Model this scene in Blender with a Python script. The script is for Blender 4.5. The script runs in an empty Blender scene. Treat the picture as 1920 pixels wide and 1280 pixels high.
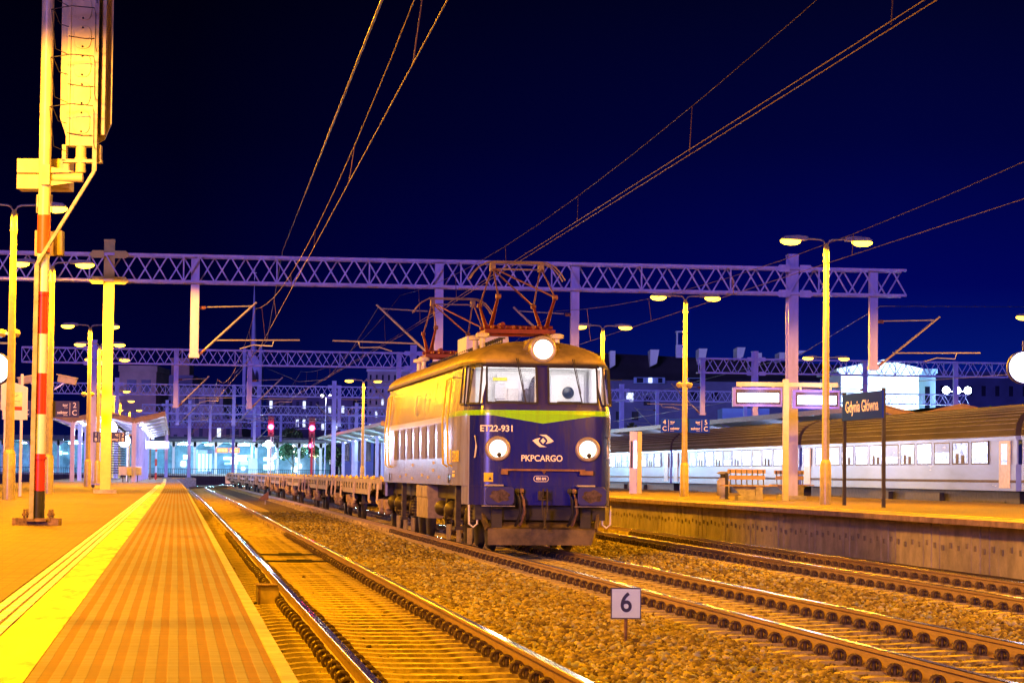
import bpy, bmesh, math, random
import numpy as np
from mathutils import Vector, Matrix
random.seed(7); rng = np.random.default_rng(7)
PI = math.pi
SC = bpy.context.scene
COL = SC.collection
# ------------------------------------------------------------------ camera
F0 = 4800.0; EYE = 1.46; RHO = 0.010
TH = math.atan((960-334.0)/F0); PH = math.atan((889.0-640)/F0)
Fv = Vector((math.sin(TH)*math.cos(PH), math.cos(TH)*math.cos(PH), math.sin(PH)))
R0 = Vector((math.cos(TH), -math.sin(TH), 0)); U0 = R0.cross(Fv)
Rv = R0*math.cos(RHO)+U0*math.sin(RHO); Uv = U0*math.cos(RHO)-R0*math.sin(RHO)
cam = bpy.data.cameras.new('camera'); camo = bpy.data.objects.new('camera', cam); COL.objects.link(camo)
cam.sensor_width = 36; cam.lens = F0/1920*36; cam.clip_end = 5000; cam.clip_start = 0.5
camo.matrix_world = Matrix(((Rv.x,Uv.x,-Fv.x,0),(Rv.y,Uv.y,-Fv.y,0),(Rv.z,Uv.z,-Fv.z,EYE),(0,0,0,1)))
SC.camera = camo
def ray(px,py): return Fv*F0+Rv*(px-960)-Uv*(py-640)
def PD(px,py,D):                     # point at distance D in front of the camera
    return Vector((0,0,EYE))+ray(px,py)*(D/F0)
def PZ(px,py,z=0.76):                # point on a level surface
    d = ray(px,py); t = (z-EYE)/d.z
    return Vector((0,0,EYE))+d*t
def PX(px,py,x):
    d = ray(px,py); t = x/d.x
    return Vector((0,0,EYE))+d*t
# ------------------------------------------------------------------ sky, added violet fill sun, exposure
SUN_AZ, SUN_EL = math.radians(22), math.radians(6)
w = bpy.data.worlds.new('World'); SC.world = w; w.use_nodes = True
nt = w.node_tree; nt.nodes.clear()
o_ = nt.nodes.new('ShaderNodeOutputWorld'); bg = nt.nodes.new('ShaderNodeBackground')
tc = nt.nodes.new('ShaderNodeTexCoord'); sx = nt.nodes.new('ShaderNodeSeparateXYZ'); cr = nt.nodes.new('ShaderNodeValToRGB')
cr2 = nt.nodes.new('ShaderNodeValToRGB'); mx = nt.nodes.new('ShaderNodeMix'); mx.data_type = 'RGBA'
nt.links.new(tc.outputs['Generated'], sx.inputs[0]); nt.links.new(sx.outputs['Z'], cr.inputs[0])
e = cr.color_ramp.elements
e[0].position = 0.0; e[0].color = (0.002,0.011,0.15,1); e[1].position = 0.9; e[1].color = (0.004,0.003,0.014,1)
for p,c in ((0.03,(0.0006,0.003,0.085,1)),(0.075,(0.0002,0.0004,0.045,1)),(0.13,(0.0003,0.0003,0.020,1)),(0.2,(0.0005,0.0003,0.006,1))):
    k = e.new(p); k.color = c
nt.links.new(sx.outputs['X'], cr2.inputs[0])
cr2.color_ramp.elements[0].position = 0.0; cr2.color_ramp.elements[0].color = (0.45,0.35,0.42,1)
cr2.color_ramp.elements[1].position = 0.27; cr2.color_ramp.elements[1].color = (1.2,3.4,2.2,1)
mx.blend_type = 'MULTIPLY'; mx.inputs['Factor'].default_value = 1
nt.links.new(cr.outputs[0], mx.inputs[6]); nt.links.new(cr2.outputs[0], mx.inputs[7])
nt.links.new(mx.outputs[2], bg.inputs[0]); bg.inputs[1].default_value = 1.0
nt.links.new(bg.outputs[0], o_.inputs[0])
sl = bpy.data.lights.new('violet_fill_sun','SUN'); sl.energy = 1.25; sl.angle = math.radians(8); sl.color = (0.27,0.20,1.0)  # low violet fill sun, added to brighten the upright faces
so = bpy.data.objects.new('violet_fill_sun', sl); COL.objects.link(so)
so.rotation_euler = Vector((math.sin(SUN_AZ)*math.cos(SUN_EL), math.cos(SUN_AZ)*math.cos(SUN_EL), -math.sin(SUN_EL))).to_track_quat('-Z','Y').to_euler()
SC.view_settings.view_transform = 'Standard'; SC.view_settings.look = 'None'; SC.view_settings.exposure = 0.0; SC.view_settings.gamma = 1
SC.cycles.max_bounces = 5; SC.cycles.diffuse_bounces = 2; SC.cycles.glossy_bounces = 3; SC.cycles.transparent_max_bounces = 12
SC.cycles.caustics_reflective = False; SC.cycles.caustics_refractive = False; SC.cycles.sample_clamp_indirect = 4
SC.cycles.use_denoising = True
SODIUM = (1.0,0.385,0.004)
# ------------------------------------------------------------------ helpers: materials
MATS = {}
def M(name, col=(.5,.5,.5), rough=.6, metal=0., var=.2, scale=6., bump=0., emit=None, es=1., stretch=None, col2=None, spec=.5, thr=None):
    if name in MATS: return MATS[name]
    m = bpy.data.materials.new(name); m.use_nodes = True; n = m.node_tree.nodes; l = m.node_tree.links
    b = n['Principled BSDF']; MATS[name] = m
    b.inputs['Roughness'].default_value = rough; b.inputs['Metallic'].default_value = metal
    b.inputs['Specular IOR Level'].default_value = spec
    b.inputs['Base Color'].default_value = (*col,1)
    if emit:
        b.inputs['Emission Color'].default_value = (*emit,1); b.inputs['Emission Strength'].default_value = es
        return m
    if var > 0 or col2:
        t = n.new('ShaderNodeTexCoord'); mp = n.new('ShaderNodeMapping'); l.new(t.outputs['Object'], mp.inputs[0])
        if stretch: mp.inputs['Scale'].default_value = stretch
        nz = n.new('ShaderNodeTexNoise'); nz.inputs['Scale'].default_value = scale; nz.inputs['Detail'].default_value = 6; nz.inputs['Roughness'].default_value = .65
        l.new(mp.outputs[0], nz.inputs['Vector'])
        r = n.new('ShaderNodeValToRGB'); l.new(nz.outputs['Fac'], r.inputs[0])
        c2 = col2 or tuple(c*(1-var) for c in col)
        lo,hi = thr or (.36,.64)
        r.color_ramp.elements[0].position = lo; r.color_ramp.elements[0].color = (*c2,1)
        r.color_ramp.elements[1].position = hi; r.color_ramp.elements[1].color = (*[min(1,c*(1+var*.4)) for c in col],1)
        l.new(r.outputs[0], b.inputs['Base Color'])
        mr = n.new('ShaderNodeMapRange'); mr.inputs[3].default_value = min(1,rough*1.25); mr.inputs[4].default_value = rough*.8
        l.new(nz.outputs['Fac'], mr.inputs[0]); l.new(mr.outputs[0], b.inputs['Roughness'])
        if bump:
            bp = n.new('ShaderNodeBump'); bp.inputs['Strength'].default_value = bump; bp.inputs['Distance'].default_value = .02
            l.new(nz.outputs['Fac'], bp.inputs['Height']); l.new(bp.outputs[0], b.inputs['Normal'])
    return m
class NB:                                        # tiny node builder for patterned materials
    def __init__(s, m): s.n = m.node_tree.nodes; s.l = m.node_tree.links; s.b = s.n['Principled BSDF']; s.m = m
    def coord(s):
        t = s.n.new('ShaderNodeTexCoord'); x = s.n.new('ShaderNodeSeparateXYZ'); s.l.new(t.outputs['Object'], x.inputs[0]); s.vec = t.outputs['Object']
        return x.outputs[0], x.outputs[1], x.outputs[2]
    def op(s, o, a, b=None, c=None):
        k = s.n.new('ShaderNodeMath'); k.operation = o
        for i,v in enumerate((a,b,c)):
            if v is None: continue
            if isinstance(v,(int,float)): k.inputs[i].default_value = v
            else: s.l.new(v, k.inputs[i])
        return k.outputs[0]
    def mix(s, f, a, b):
        k = s.n.new('ShaderNodeMix'); k.data_type = 'RGBA'
        for i,v in ((0,f),(6,a),(7,b)):
            if isinstance(v,(int,float)): k.inputs[i].default_value = v
            elif isinstance(v,tuple): k.inputs[i].default_value = (*v,1)
            else: s.l.new(v, k.inputs[i])
        return k.outputs[2]
    def noise(s, scale, detail=5, vec=None, stretch=None):
        k = s.n.new('ShaderNodeTexNoise'); k.inputs['Scale'].default_value = scale; k.inputs['Detail'].default_value = detail; k.inputs['Roughness'].default_value = .65
        v = vec or s.vec
        if stretch:
            mp = s.n.new('ShaderNodeMapping'); mp.inputs['Scale'].default_value = stretch; s.l.new(v, mp.inputs[0]); v = mp.outputs[0]
        s.l.new(v, k.inputs['Vector']); return k.outputs['Fac']
    def between(s, v, a, b): return s.op('MULTIPLY', s.op('GREATER_THAN', v, a), s.op('LESS_THAN', v, b))
    def bump(s, h, st=.5, d=.01):
        k = s.n.new('ShaderNodeBump'); k.inputs['Strength'].default_value = st; k.inputs['Distance'].default_value = d
        s.l.new(h, k.inputs['Height']); s.l.new(k.outputs[0], s.b.inputs['Normal'])
    def smooth(s, v, a, b):
        k = s.n.new('ShaderNodeMapRange'); k.inputs[1].default_value = a; k.inputs[2].default_value = b; s.l.new(v, k.inputs[0]); return k.outputs[0]
# ------------------------------------------------------------------ helpers: geometry
class MB:
    def __init__(s): s.v = []; s.f = []; s.m = []; s.s = []; s.mi = 0
    def add(s, vs, fs, smooth=False):
        k = len(s.v); s.v += [tuple(v) for v in vs]
        for f in fs: s.f.append([i+k for i in f]); s.m.append(s.mi); s.s.append(smooth)
        return s
    def box(s, c, d, rz=0, R=None):
        x,y,z = d[0]/2,d[1]/2,d[2]/2
        vs = [Vector((a*x,b*y,e*z)) for a in (-1,1) for b in (-1,1) for e in (-1,1)]
        if R is None and rz: R = Matrix.Rotation(rz,3,'Z')
        if R is not None: vs = [R@v for v in vs]
        vs = [v+Vector(c) for v in vs]
        return s.add(vs, [(0,1,3,2),(4,6,7,5),(0,4,5,1),(2,3,7,6),(0,2,6,4),(1,5,7,3)])
    def bb(s, a, b): return s.box([(a[i]+b[i])/2 for i in range(3)], [abs(b[i]-a[i]) for i in range(3)])
    def bar(s, p, q, w, h=None):
        p = Vector(p); q = Vector(q); h = h or w; d = (q-p); L = d.length
        if L < 1e-6: return s
        d /= L; up = Vector((0,0,1)) if abs(d.z) < .95 else Vector((0,1,0))
        a = d.cross(up).normalized(); b = a.cross(d)
        vs = [p+d*t*L+a*(i*w/2)+b*(j*h/2) for t in (0,1) for i,j in ((-1,-1),(1,-1),(1,1),(-1,1))]
        return s.add(vs, [(3,2,1,0),(4,5,6,7),(0,1,5,4),(1,2,6,5),(2,3,7,6),(3,0,4,7)])
    def tube(s, p, q, r, r2=None, n=10, cap=True):
        p = Vector(p); q = Vector(q); r2 = r if r2 is None else r2; d = (q-p).normalized()
        up = Vector((0,0,1)) if abs(d.z) < .95 else Vector((0,1,0)); a = d.cross(up).normalized(); b = a.cross(d)
        c = [(math.cos(2*PI*i/n), math.sin(2*PI*i/n)) for i in range(n)]
        vs = [p+(a*x+b*y)*r for x,y in c]+[q+(a*x+b*y)*r2 for x,y in c]
        s.add(vs, [(i,(i+1)%n,n+(i+1)%n,n+i) for i in range(n)], True)
        if cap: s.add(vs[:n],[list(range(n))[::-1]]); s.add(vs[n:],[list(range(n))])
        return s
    def path(s, pts, r, n=6):
        pts = [Vector(p) for p in pts]
        rings = []
        for i,p in enumerate(pts):
            d = (pts[min(i+1,len(pts)-1)]-pts[max(i-1,0)]).normalized()
            up = Vector((0,0,1)) if abs(d.z) < .9 else Vector((0,1,0)); a = d.cross(up).normalized(); b = a.cross(d)
            rings += [p+(a*math.cos(2*PI*k/n)+b*math.sin(2*PI*k/n))*r for k in range(n)]
        fs = [(i*n+k, i*n+(k+1)%n, (i+1)*n+(k+1)%n, (i+1)*n+k) for i in range(len(pts)-1) for k in range(n)]
        s.add(rings, fs, True); s.add(rings[:n],[list(range(n))[::-1]]); s.add(rings[-n:],[list(range(n))]); return s
    def lathe(s, prof, c=(0,0,0), axis='Z', n=20, smooth=True):
        c = Vector(c); vs = []
        for r,h in prof:
            for k in range(n):
                a = 2*PI*k/n; x,y = r*math.cos(a), r*math.sin(a)
                vs.append(c+(Vector((x,y,h)) if axis=='Z' else Vector((x,h,-y)) if axis=='Y' else Vector((h,x,y))))
        m = len(prof)
        s.add(vs, [(i*n+k,i*n+(k+1)%n,(i+1)*n+(k+1)%n,(i+1)*n+k) for i in range(m-1) for k in range(n)], smooth)
        if prof[0][0] > 1e-5: s.add(vs[:n],[list(range(n))[::-1]])
        if prof[-1][0] > 1e-5: s.add(vs[-n:],[list(range(n))])
        return s
    def prism(s, poly, a, b, axis='Y'):            # closed outline (u,v) extruded along axis from a to b
        def P(u,v,t): return {'Y':(u,t,v),'X':(t,u,v),'Z':(u,v,t)}[axis]
        n = len(poly); vs = [P(u,v,a) for u,v in poly]+[P(u,v,b) for u,v in poly]
        return s.add(vs, [list(range(n))[::-1], list(range(n,2*n))]+[(i,(i+1)%n,n+(i+1)%n,n+i) for i in range(n)])
    def build(s, name, mats, parent=None, loc=None, rz=0):
        me = bpy.data.meshes.new(name); me.from_pydata(s.v, [], s.f)
        for m in (mats if isinstance(mats,(list,tuple)) else [mats]): me.materials.append(m)
        me.polygons.foreach_set('material_index', s.m); me.polygons.foreach_set('use_smooth', s.s)
        bm = bmesh.new(); bm.from_mesh(me); bmesh.ops.recalc_face_normals(bm, faces=bm.faces); bm.to_mesh(me); bm.free()
        o = bpy.data.objects.new(name, me); COL.objects.link(o)
        if parent: o.parent = parent
        if loc is not None: o.location = loc
        if rz: o.rotation_euler.z = rz
        return o
def bevel(o, w=.02, seg=2):
    m = o.modifiers.new('bevel','BEVEL'); m.width = w; m.segments = seg; m.limit_method = 'ANGLE'; m.angle_limit = math.radians(40); return o
def tag(o, label=None, cat=None, group=None, kind=None):
    if label: o['label'] = label
    if cat: o['category'] = cat
    if group: o['group'] = group
    if kind: o['kind'] = kind
    return o
def empty(name, loc=(0,0,0), rz=0, label=None, cat=None, group=None, kind=None):
    o = bpy.data.objects.new(name, None); COL.objects.link(o); o.location = loc; o.rotation_euler = (0,0,rz); o.empty_display_size = .2
    return tag(o, label, cat, group, kind)
def copy_tree(o, parent=None, loc=None, rz=None, label=None, group=None):
    c = o.copy(); COL.objects.link(c); c.parent = parent
    if loc is not None: c.location = loc
    if rz is not None: c.rotation_euler = (0,0,rz)
    if label: c['label'] = label
    if group: c['group'] = group
    for ch in list(o.children): copy_tree(ch, c)
    return c
def text(body, size, mat, name='lettering', parent=None, loc=(0,0,0), rot=(PI/2,0,0), sx=1., ext=.002, align='CENTER', bold=0.0):
    cu = bpy.data.curves.new(name,'FONT'); cu.body = body; cu.size = size; cu.extrude = ext; cu.align_x = align; cu.align_y = 'CENTER'; cu.offset = bold
    t = bpy.data.objects.new('tmp', cu); COL.objects.link(t); bpy.context.view_layer.update()
    me = bpy.data.meshes.new_from_object(t.evaluated_get(bpy.context.evaluated_depsgraph_get()))
    bpy.data.objects.remove(t); bpy.data.curves.remove(cu)
    me.materials.clear(); me.materials.append(mat)
    o = bpy.data.objects.new(name, me); COL.objects.link(o); o.parent = parent; o.location = loc; o.rotation_euler = rot; o.scale = (sx,1,1)
    return o
def lamp(p, power, color=SODIUM, parent=None, r=.12, name='lamp_light', kind='POINT', spot=None, rot=None):
    L = bpy.data.lights.new(name, kind); L.energy = power; L.color = color
    L.shadow_soft_size = r
    if spot: L.spot_size = spot; L.spot_blend = .12
    o = bpy.data.objects.new(name, L); COL.objects.link(o); o.location = p; o.parent = parent
    if rot: o.rotation_euler = rot
    return o
def bend(y): return -1.6e-5*max(0,y-70)**2
# ------------------------------------------------------------------ materials
m_conc = M('concrete',(.38,.36,.34),.8,var=.3,scale=5,bump=.3)
m_steelw = M('painted_steel',(.52,.50,.90),.45,var=.18,scale=3,stretch=(1,1,.3))
m_galv = M('galvanised_steel',(.5,.47,.38),.35,.4,var=.25,scale=9)
m_rust = M('rusty_steel',(.22,.13,.075),.65,.2,var=.5,scale=14,bump=.3)
m_clip = M('clip_steel',(.11,.07,.03),.6,.3,var=.4,scale=30)
m_dark = M('dark_metal',(.03,.028,.03),.5,.2,var=.3)
m_black = M('black_rubber',(.015,.015,.016),.6,var=.2)
m_grime = M('grimy_running_gear',(.045,.033,.014),.6,.1,var=.6,scale=9,bump=.4)
m_white = M('white_paint',(.8,.8,.8),.4,var=.08)
m_red = M('red_paint',(.62,.03,.02),.4,var=.15)
m_yellow = M('yellow_paint',(.8,.62,.03),.45,var=.1)
m_navy = M('navy_sign',(.010,.012,.12),.55,var=.1)
m_bulb = M('sodium_bulb',(1,.6,.2),.4,emit=(1,.52,.025),es=13)
m_cool = M('cool_bulb',(1,1,1),.4,emit=(.75,.9,1),es=25)
m_screen = M('lit_screen',(1,1,1),.3,emit=(.50,.64,1),es=5)
m_redl = M('red_signal_lens',(1,0,0),.3,emit=(1,.03,.10),es=40)
m_glassd = M('dark_glass',(.02,.02,.03),.08,var=0)
def glass_mat():
    m = bpy.data.materials.new('window_glass'); m.use_nodes = True; n = m.node_tree.nodes; l = m.node_tree.links; n.clear()
    o = n.new('ShaderNodeOutputMaterial'); mix = n.new('ShaderNodeMixShader'); t = n.new('ShaderNodeBsdfTransparent'); g = n.new('ShaderNodeBsdfGlossy')
    t.inputs[0].default_value = (.93,.95,.96,1); g.inputs['Roughness'].default_value = .03; mix.inputs[0].default_value = .09
    l.new(t.outputs[0],mix.inputs[1]); l.new(g.outputs[0],mix.inputs[2]); l.new(mix.outputs[0],o.inputs[0]); MATS['glass'] = m; return m
m_glass = glass_mat()
# ballast
def ballast_mat(name, stones):
    m = M(name,(.3,.27,.22),.85,var=0); q = NB(m); x,y,z = q.coord()
    if stones:
        g = q.n.new('ShaderNodeNewGeometry'); r = q.n.new('ShaderNodeValToRGB'); q.l.new(g.outputs['Random Per Island'], r.inputs[0])
        el = r.color_ramp.elements; el[0].color = (.08,.052,.012,1); el[1].color = (.60,.56,.36,1)
        for p,c in ((.25,(.18,.13,.025,1)),(.5,(.31,.24,.045,1)),(.75,(.50,.40,.08,1)),(.9,(.24,.28,.28,1))): k = el.new(p); k.color = c
        nz = q.noise(.45,3); col = q.mix(q.smooth(nz,.35,.7), r.outputs[0], q.mix(.55, r.outputs[0], (.12,.075,.018)))
        q.l.new(col, q.b.inputs['Base Color']); return m
    vo = q.n.new('ShaderNodeTexVoronoi'); vo.inputs['Scale'].default_value = 16; q.l.new(q.vec, vo.inputs['Vector'])
    r = q.n.new('ShaderNodeValToRGB'); q.l.new(vo.outputs['Color'], r.inputs[0])
    r.color_ramp.elements[0].color = (.06,.04,.012,1); r.color_ramp.elements[1].color = (.28,.20,.06,1)
    nz = q.noise(.35,4); col = q.mix(q.smooth(nz,.4,.65), r.outputs[0], (.12,.08,.022))
    q.l.new(col, q.b.inputs['Base Color']); q.bump(q.op('ADD', q.op('MULTIPLY', vo.outputs['Distance'], -1.0), q.noise(40,3)), .8, .04); return m
m_bal = ballast_mat('ballast_ground',False); m_stone = ballast_mat('ballast_stone',True)
m_dust = M('track_dust',(.46,.37,.06),.95,var=.5,scale=2.6,bump=.8,col2=(.15,.11,.02))
# rail
m_railh = M('rail_head_polished',(.62,.60,.58),.16,1.0,var=.25,scale=3,stretch=(20,.4,1))
m_rails = M('rail_side_rust',(.30,.19,.10),.55,.15,var=.25,scale=12,stretch=(1,.3,3))
m_sleep = M('sleeper_concrete',(.62,.52,.16),.85,var=.4,scale=5,bump=.5,col2=(.22,.16,.04))
# ------------------------------------------------------------------ ground
TRK = {1:lambda y: 2.17+bend(y), 2:lambda y: 6.76+bend(y), 3:lambda y: 10.62+.0166*min(y,70)-.0001*max(0,min(y,70)-40)**1.0+bend(y)+(0 if y<70 else 0)}
g = MB()
ZB = -.235
xs = [-900,-60,-25,-11.5,-8.4,.2,.45,3.8,5.2,8.4,9.4,12.9,13.7,25,60,900]; ys = [-60,0,10,20,40,80,160,300,600,1500,3500]
vs = [(x,y,ZB) for y in ys for x in xs]; n = len(xs)
g.add(vs, [(j*n+i,j*n+i+1,(j+1)*n+i+1,(j+1)*n+i) for j in range(len(ys)-1) for i in range(n-1)])
tag(g.build('ground', m_bal), kind='structure')
# dusty infill bed under the first track
g = MB(); yy = [8+i*2 for i in range(118)]
vs = []
for y in yy:
    c = TRK[1](y)
    for dx,dz in ((-1.75,-.232),(-1.2,-.222),(-.9,-.208),(.9,-.208),(1.2,-.222),(1.9,-.232)): vs.append((c+dx, y, dz))
g.add(vs, [(j*6+i,j*6+i+1,j*6+7+i,j*6+6+i) for j in range(len(yy)-1) for i in range(5)], True)
tag(g.build('track_bed_ground', m_dust), kind='structure')
# stones, one mesh nobody could count
def stones(name, n, xr, yr, smin, smax, dens_pow=1.0, avoid=None):
    base = np.array([(1,0,0),(-1,0,0),(0,1,0),(0,-1,0),(0,0,1),(0,0,-1),(.6,.6,.5),(-.6,-.6,.5)],float)
    bm = bmesh.new()
    for b in ((1,0,.1),(-1,.1,0),(.1,1,0),(0,-1,.1),(0,.1,1),(0,0,-1),(.65,.6,.55),(-.6,-.65,.5),(-.6,.6,-.3)): bm.verts.new(b)
    r = bmesh.ops.convex_hull(bm, input=bm.verts); bm.verts.ensure_lookup_table(); bmesh.ops.triangulate(bm, faces=bm.faces)
    bv = np.array([v.co[:] for v in bm.verts]); bf = np.array([[v.index for v in f.verts] for f in bm.faces]); bm.free()
    u = rng.random(n); y = yr[0]*(yr[1]/yr[0])**(u**dens_pow); x = xr[0]+(xr[1]-xr[0])*rng.random(n)
    if avoid is not None:
        k = ~avoid(x,y); x = x[k]; y = y[k]; n = len(x)
    s = (smin+(smax-smin)*rng.random(n)**2)*(1+np.maximum(0,y-35)*.012)
    sc = rng.uniform(.55,1.15,(n,1,3))*s[:,None,None]; sc[:,:,2] *= .75
    an = rng.random(n)*6.28; tl = rng.uniform(-.7,.7,n)
    v = bv[None]*sc+rng.normal(0,.12,(n,len(bv),3))*s[:,None,None]
    ca,sa = np.cos(tl)[:,None],np.sin(tl)[:,None]; v = np.stack([v[...,0],ca*v[...,1]-sa*v[...,2],sa*v[...,1]+ca*v[...,2]],-1)
    ca,sa = np.cos(an)[:,None],np.sin(an)[:,None]; v = np.stack([ca*v[...,0]-sa*v[...,1],sa*v[...,0]+ca*v[...,1],v[...,2]],-1)
    v += np.stack([x,y,ZB+rng.uniform(0,.05,n)],-1)[:,None,:]
    f = (bf[None]+(np.arange(n)*len(bv))[:,None,None]).reshape(-1,3); v = v.reshape(-1,3)
    me = bpy.data.meshes.new(name); me.vertices.add(len(v)); me.vertices.foreach_set('co', v.ravel())
    me.loops.add(f.size); me.loops.foreach_set('vertex_index', f.ravel()); me.polygons.add(len(f)); me.polygons.foreach_set('loop_start', np.arange(0,f.size,3)); me.update(); me.validate()
    me.materials.append(m_stone); o = bpy.data.objects.new(name, me); COL.objects.link(o); return tag(o, kind='stuff')
def on_track(x,y):
    return (np.abs(x-10.9-.012*np.minimum(y,70))<.0)
stones('ballast_gravel', 62000, (3.25,5.6), (15,105), .026,.060, 1.0)
stones('ballast_gravel', 30000, (7.9,10.6), (19,120), .026,.060)
stones('ballast_gravel', 16000, (5.4,8.2), (16,48), .018,.038)
stones('ballast_gravel', 9000, (9.8,12.9), (24,100), .018,.038)
stones('ballast_gravel', 2600, (.75,3.6), (14,90), .014,.034)
# ------------------------------------------------------------------ tracks
def rail_mesh(name, path, parent):
    prof = [(-.075,-.172),(.075,-.172),(.075,-.160),(.012,-.138),(.009,-.05),(.036,-.036),(.036,-.006),(.030,0),(-.030,0),(-.036,-.006),(-.036,-.036),(-.009,-.05),(-.012,-.138),(-.075,-.160)]
    n = len(prof); vs = []
    for i,(x,y) in enumerate(path):
        a = Vector(path[min(i+1,len(path)-1)])-Vector(path[max(i-1,0)]); a.normalize(); nx,ny = a.y,-a.x
        for u,v in prof: vs.append((x+nx*u,y+ny*u,v))
    b = MB()
    for k in range(n):
        b.mi = 1 if k in (6,7,8) else 0
        b.add([vs[j*n+q] for j in range(len(path)) for q in (k,(k+1)%n)], [(2*j,2*j+1,2*j+3,2*j+2) for j in range(len(path)-1)])
    return b.build(name,[m_rails,m_railh],parent)
def sleeper_proto():
    b = MB(); pr = [(-1.3,.0),(-1.3,.10),(-1.05,.13),(-.45,.13),(-.3,.118),(.3,.118),(.45,.13),(1.05,.13),(1.3,.10),(1.3,0)]
    # two width levels: bottom .26, top .16
    n = len(pr); vs = [(x,-(.13 if z==0 else .085),z-.30) for x,z in pr]+[(x,(.13 if z==0 else .085),z-.30) for x,z in pr]
    b.add(vs,[list(range(n))[::-1],list(range(n,2*n))]+[(i,(i+1)%n,n+(i+1)%n,n+i) for i in range(n)])
    return b.build('sleeper', m_sleep)
def clip_mesh():
    b = MB(); R,r = .052,.0135
    for k in range(10):                      # hoop of spring steel standing across the rail foot
        a0,a1 = 2*PI*k/10,2*PI*(k+1)/10
        b.tube((R*math.cos(a0),-.03,R*math.sin(a0)),(R*math.cos(a1),-.03,R*math.sin(a1)),r,n=5,cap=False)
        b.tube((R*math.cos(a0),.035,R*math.sin(a0)),(R*math.cos(a1),.035,R*math.sin(a1)),r,n=5,cap=False)
    b.tube((0,0,-.05),(0,0,.035),.022,n=6); b.box((0,0,-.04),(.10,.12,.012))
    b.bar((-R,-.03,0),(-R,.035,0),.02); b.bar((R,-.03,0),(R,.035,0),.02)
    return b
spro = sleeper_proto(); cpro = clip_mesh().build('rail_clip', m_clip)
def track(idx, y0, y1, nfull, path=None, label=None, clips=True):
    t = empty('railway_track', (0,0,0), kind='structure')
    P = path or [(TRK[idx](y),y) for y in [y0+i*2.5 for i in range(int((y1-y0)/2.5)+1)]]
    def off(P,d):
        out = []
        for i,(x,y) in enumerate(P):
            a = Vector(P[min(i+1,len(P)-1)])-Vector(P[max(i-1,0)]); a.normalize(); out.append((x+a.y*d,y-a.x*d))
        return out
    for d in (-.7525,.7525): rail_mesh('rail', off(P,d), t)
    # sleepers at 0.6 m
    acc = 0; pts = []
    for i in range(len(P)-1):
        a = Vector(P[i]); b = Vector(P[i+1]); L = (b-a).length
        while acc < L: pts.append((a+(b-a)*(acc/L), math.atan2(-(b-a).x,(b-a).y))); acc += .6
        acc -= L
    rest = MB()
    for k,(p,an) in enumerate(pts):
        if k < nfull:
            s = spro.copy(); COL.objects.link(s); s.parent = t; s.location = (p.x+random.uniform(-.01,.01),p.y,.004+random.uniform(-.006,.004)); s.rotation_euler.z = an
            if clips:
                for cx in (-.7525-.125,-.7525+.125,.7525-.125,.7525+.125):
                    c = cpro.copy(); COL.objects.link(c); c.parent = s; c.location = (cx,0,-.125)
        else:
            R = Matrix.Rotation(an,3,'Z'); rest.box((p.x,p.y,-.235),(2.55,.24,.12),R=R)
            if p.y < 140:
                for cx in (-.8775,-.6275,.6275,.8775): q = R@Vector((cx,0,0)); rest.box((p.x+q.x,p.y+q.y,-.13),(.09,.08,.08),R=R)
    if rest.v: tag(rest.build('distant_sleepers', m_sleep, t), kind='stuff')
    return t
P1 = [(TRK[1](y),y) for y in [6+i*2.5 for i in range(91)]]
x0,yy0 = P1[-1]
for i in range(1,17):                        # the far end swings right to join the second track
    a = i/16; P1.append((x0+ (TRK[2](yy0+60)-x0)*(3*a*a-2*a**3), yy0+60*a))
track(1,0,0,100,P1); track(2,14,300,95); track(3,22,300,80)
track(4,0,0,0,path=[(26.2+bend(y)*.5,y) for y in range(30,300,5)]); track(5,0,0,0,path=[(-10.2+bend(y),y) for y in range(40,300,5)])
bpy.data.objects.remove(spro); bpy.data.objects.remove(cpro)
# ------------------------------------------------------------------ left platform
m_strip = M('striped_edge_paving',(.5,.45,.4),.8,var=0); q = NB(m_strip); x,y,z = q.coord()
fr = q.op('FRACT', q.op('DIVIDE', q.op('ADD',x,q.op('MULTIPLY',q.op('SUBTRACT',q.noise(1.5,2),.5),.008 )), .078)); st = q.smooth(q.op('ABSOLUTE', q.op('SUBTRACT',fr,.5)), .22,.27)
jn = q.op('LESS_THAN', q.op('FRACT', q.op('DIVIDE',y,1.1)), .018); rib = q.op('SINE', q.op('MULTIPLY',y,2*PI/.022))
nz = q.noise(3,6); c1 = q.mix(q.smooth(nz,.35,.65),(.135,.125,.22),(.18,.165,.26)); c2 = q.mix(q.smooth(nz,.3,.7),(.15,.070,.003),(.20,.098,.004))
c = q.mix(q.op('MULTIPLY',st,1.0), c2, c1); tb = q.noise(1,5,stretch=(1.5,14,1)); c = q.mix(q.op('MULTIPLY',q.smooth(tb,.42,.62),.38), c, (.075,.05,.008)); sp_ = q.n.new('ShaderNodeTexVoronoi'); sp_.inputs['Scale'].default_value = 4.5; q.l.new(q.vec,sp_.inputs['Vector']); c = q.mix(q.op('MULTIPLY',q.op('LESS_THAN',sp_.outputs['Distance'],.07),.6), c, (.05,.035,.02)); c = q.mix(q.op('MULTIPLY',jn,.6), c, (.09,.055,.01))
c = q.mix(q.op('MULTIPLY',q.smooth(q.noise(1.1,6),.45,.68),.5), c, (.12,.075,.02))
q.l.new(c,q.b.inputs['Base Color']); q.bump(q.op('ADD',q.op('MULTIPLY',rib,q.op('MULTIPLY',q.op('SUBTRACT',1,st),.4)),q.op('ADD',q.op('MULTIPLY',st,.6),q.op('MULTIPLY',jn,-3))),.5,.006)
m_pave = M('brick_paving',(.5,.4,.3),.8,var=0); q = NB(m_pave); x,y,z = q.coord()
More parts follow.
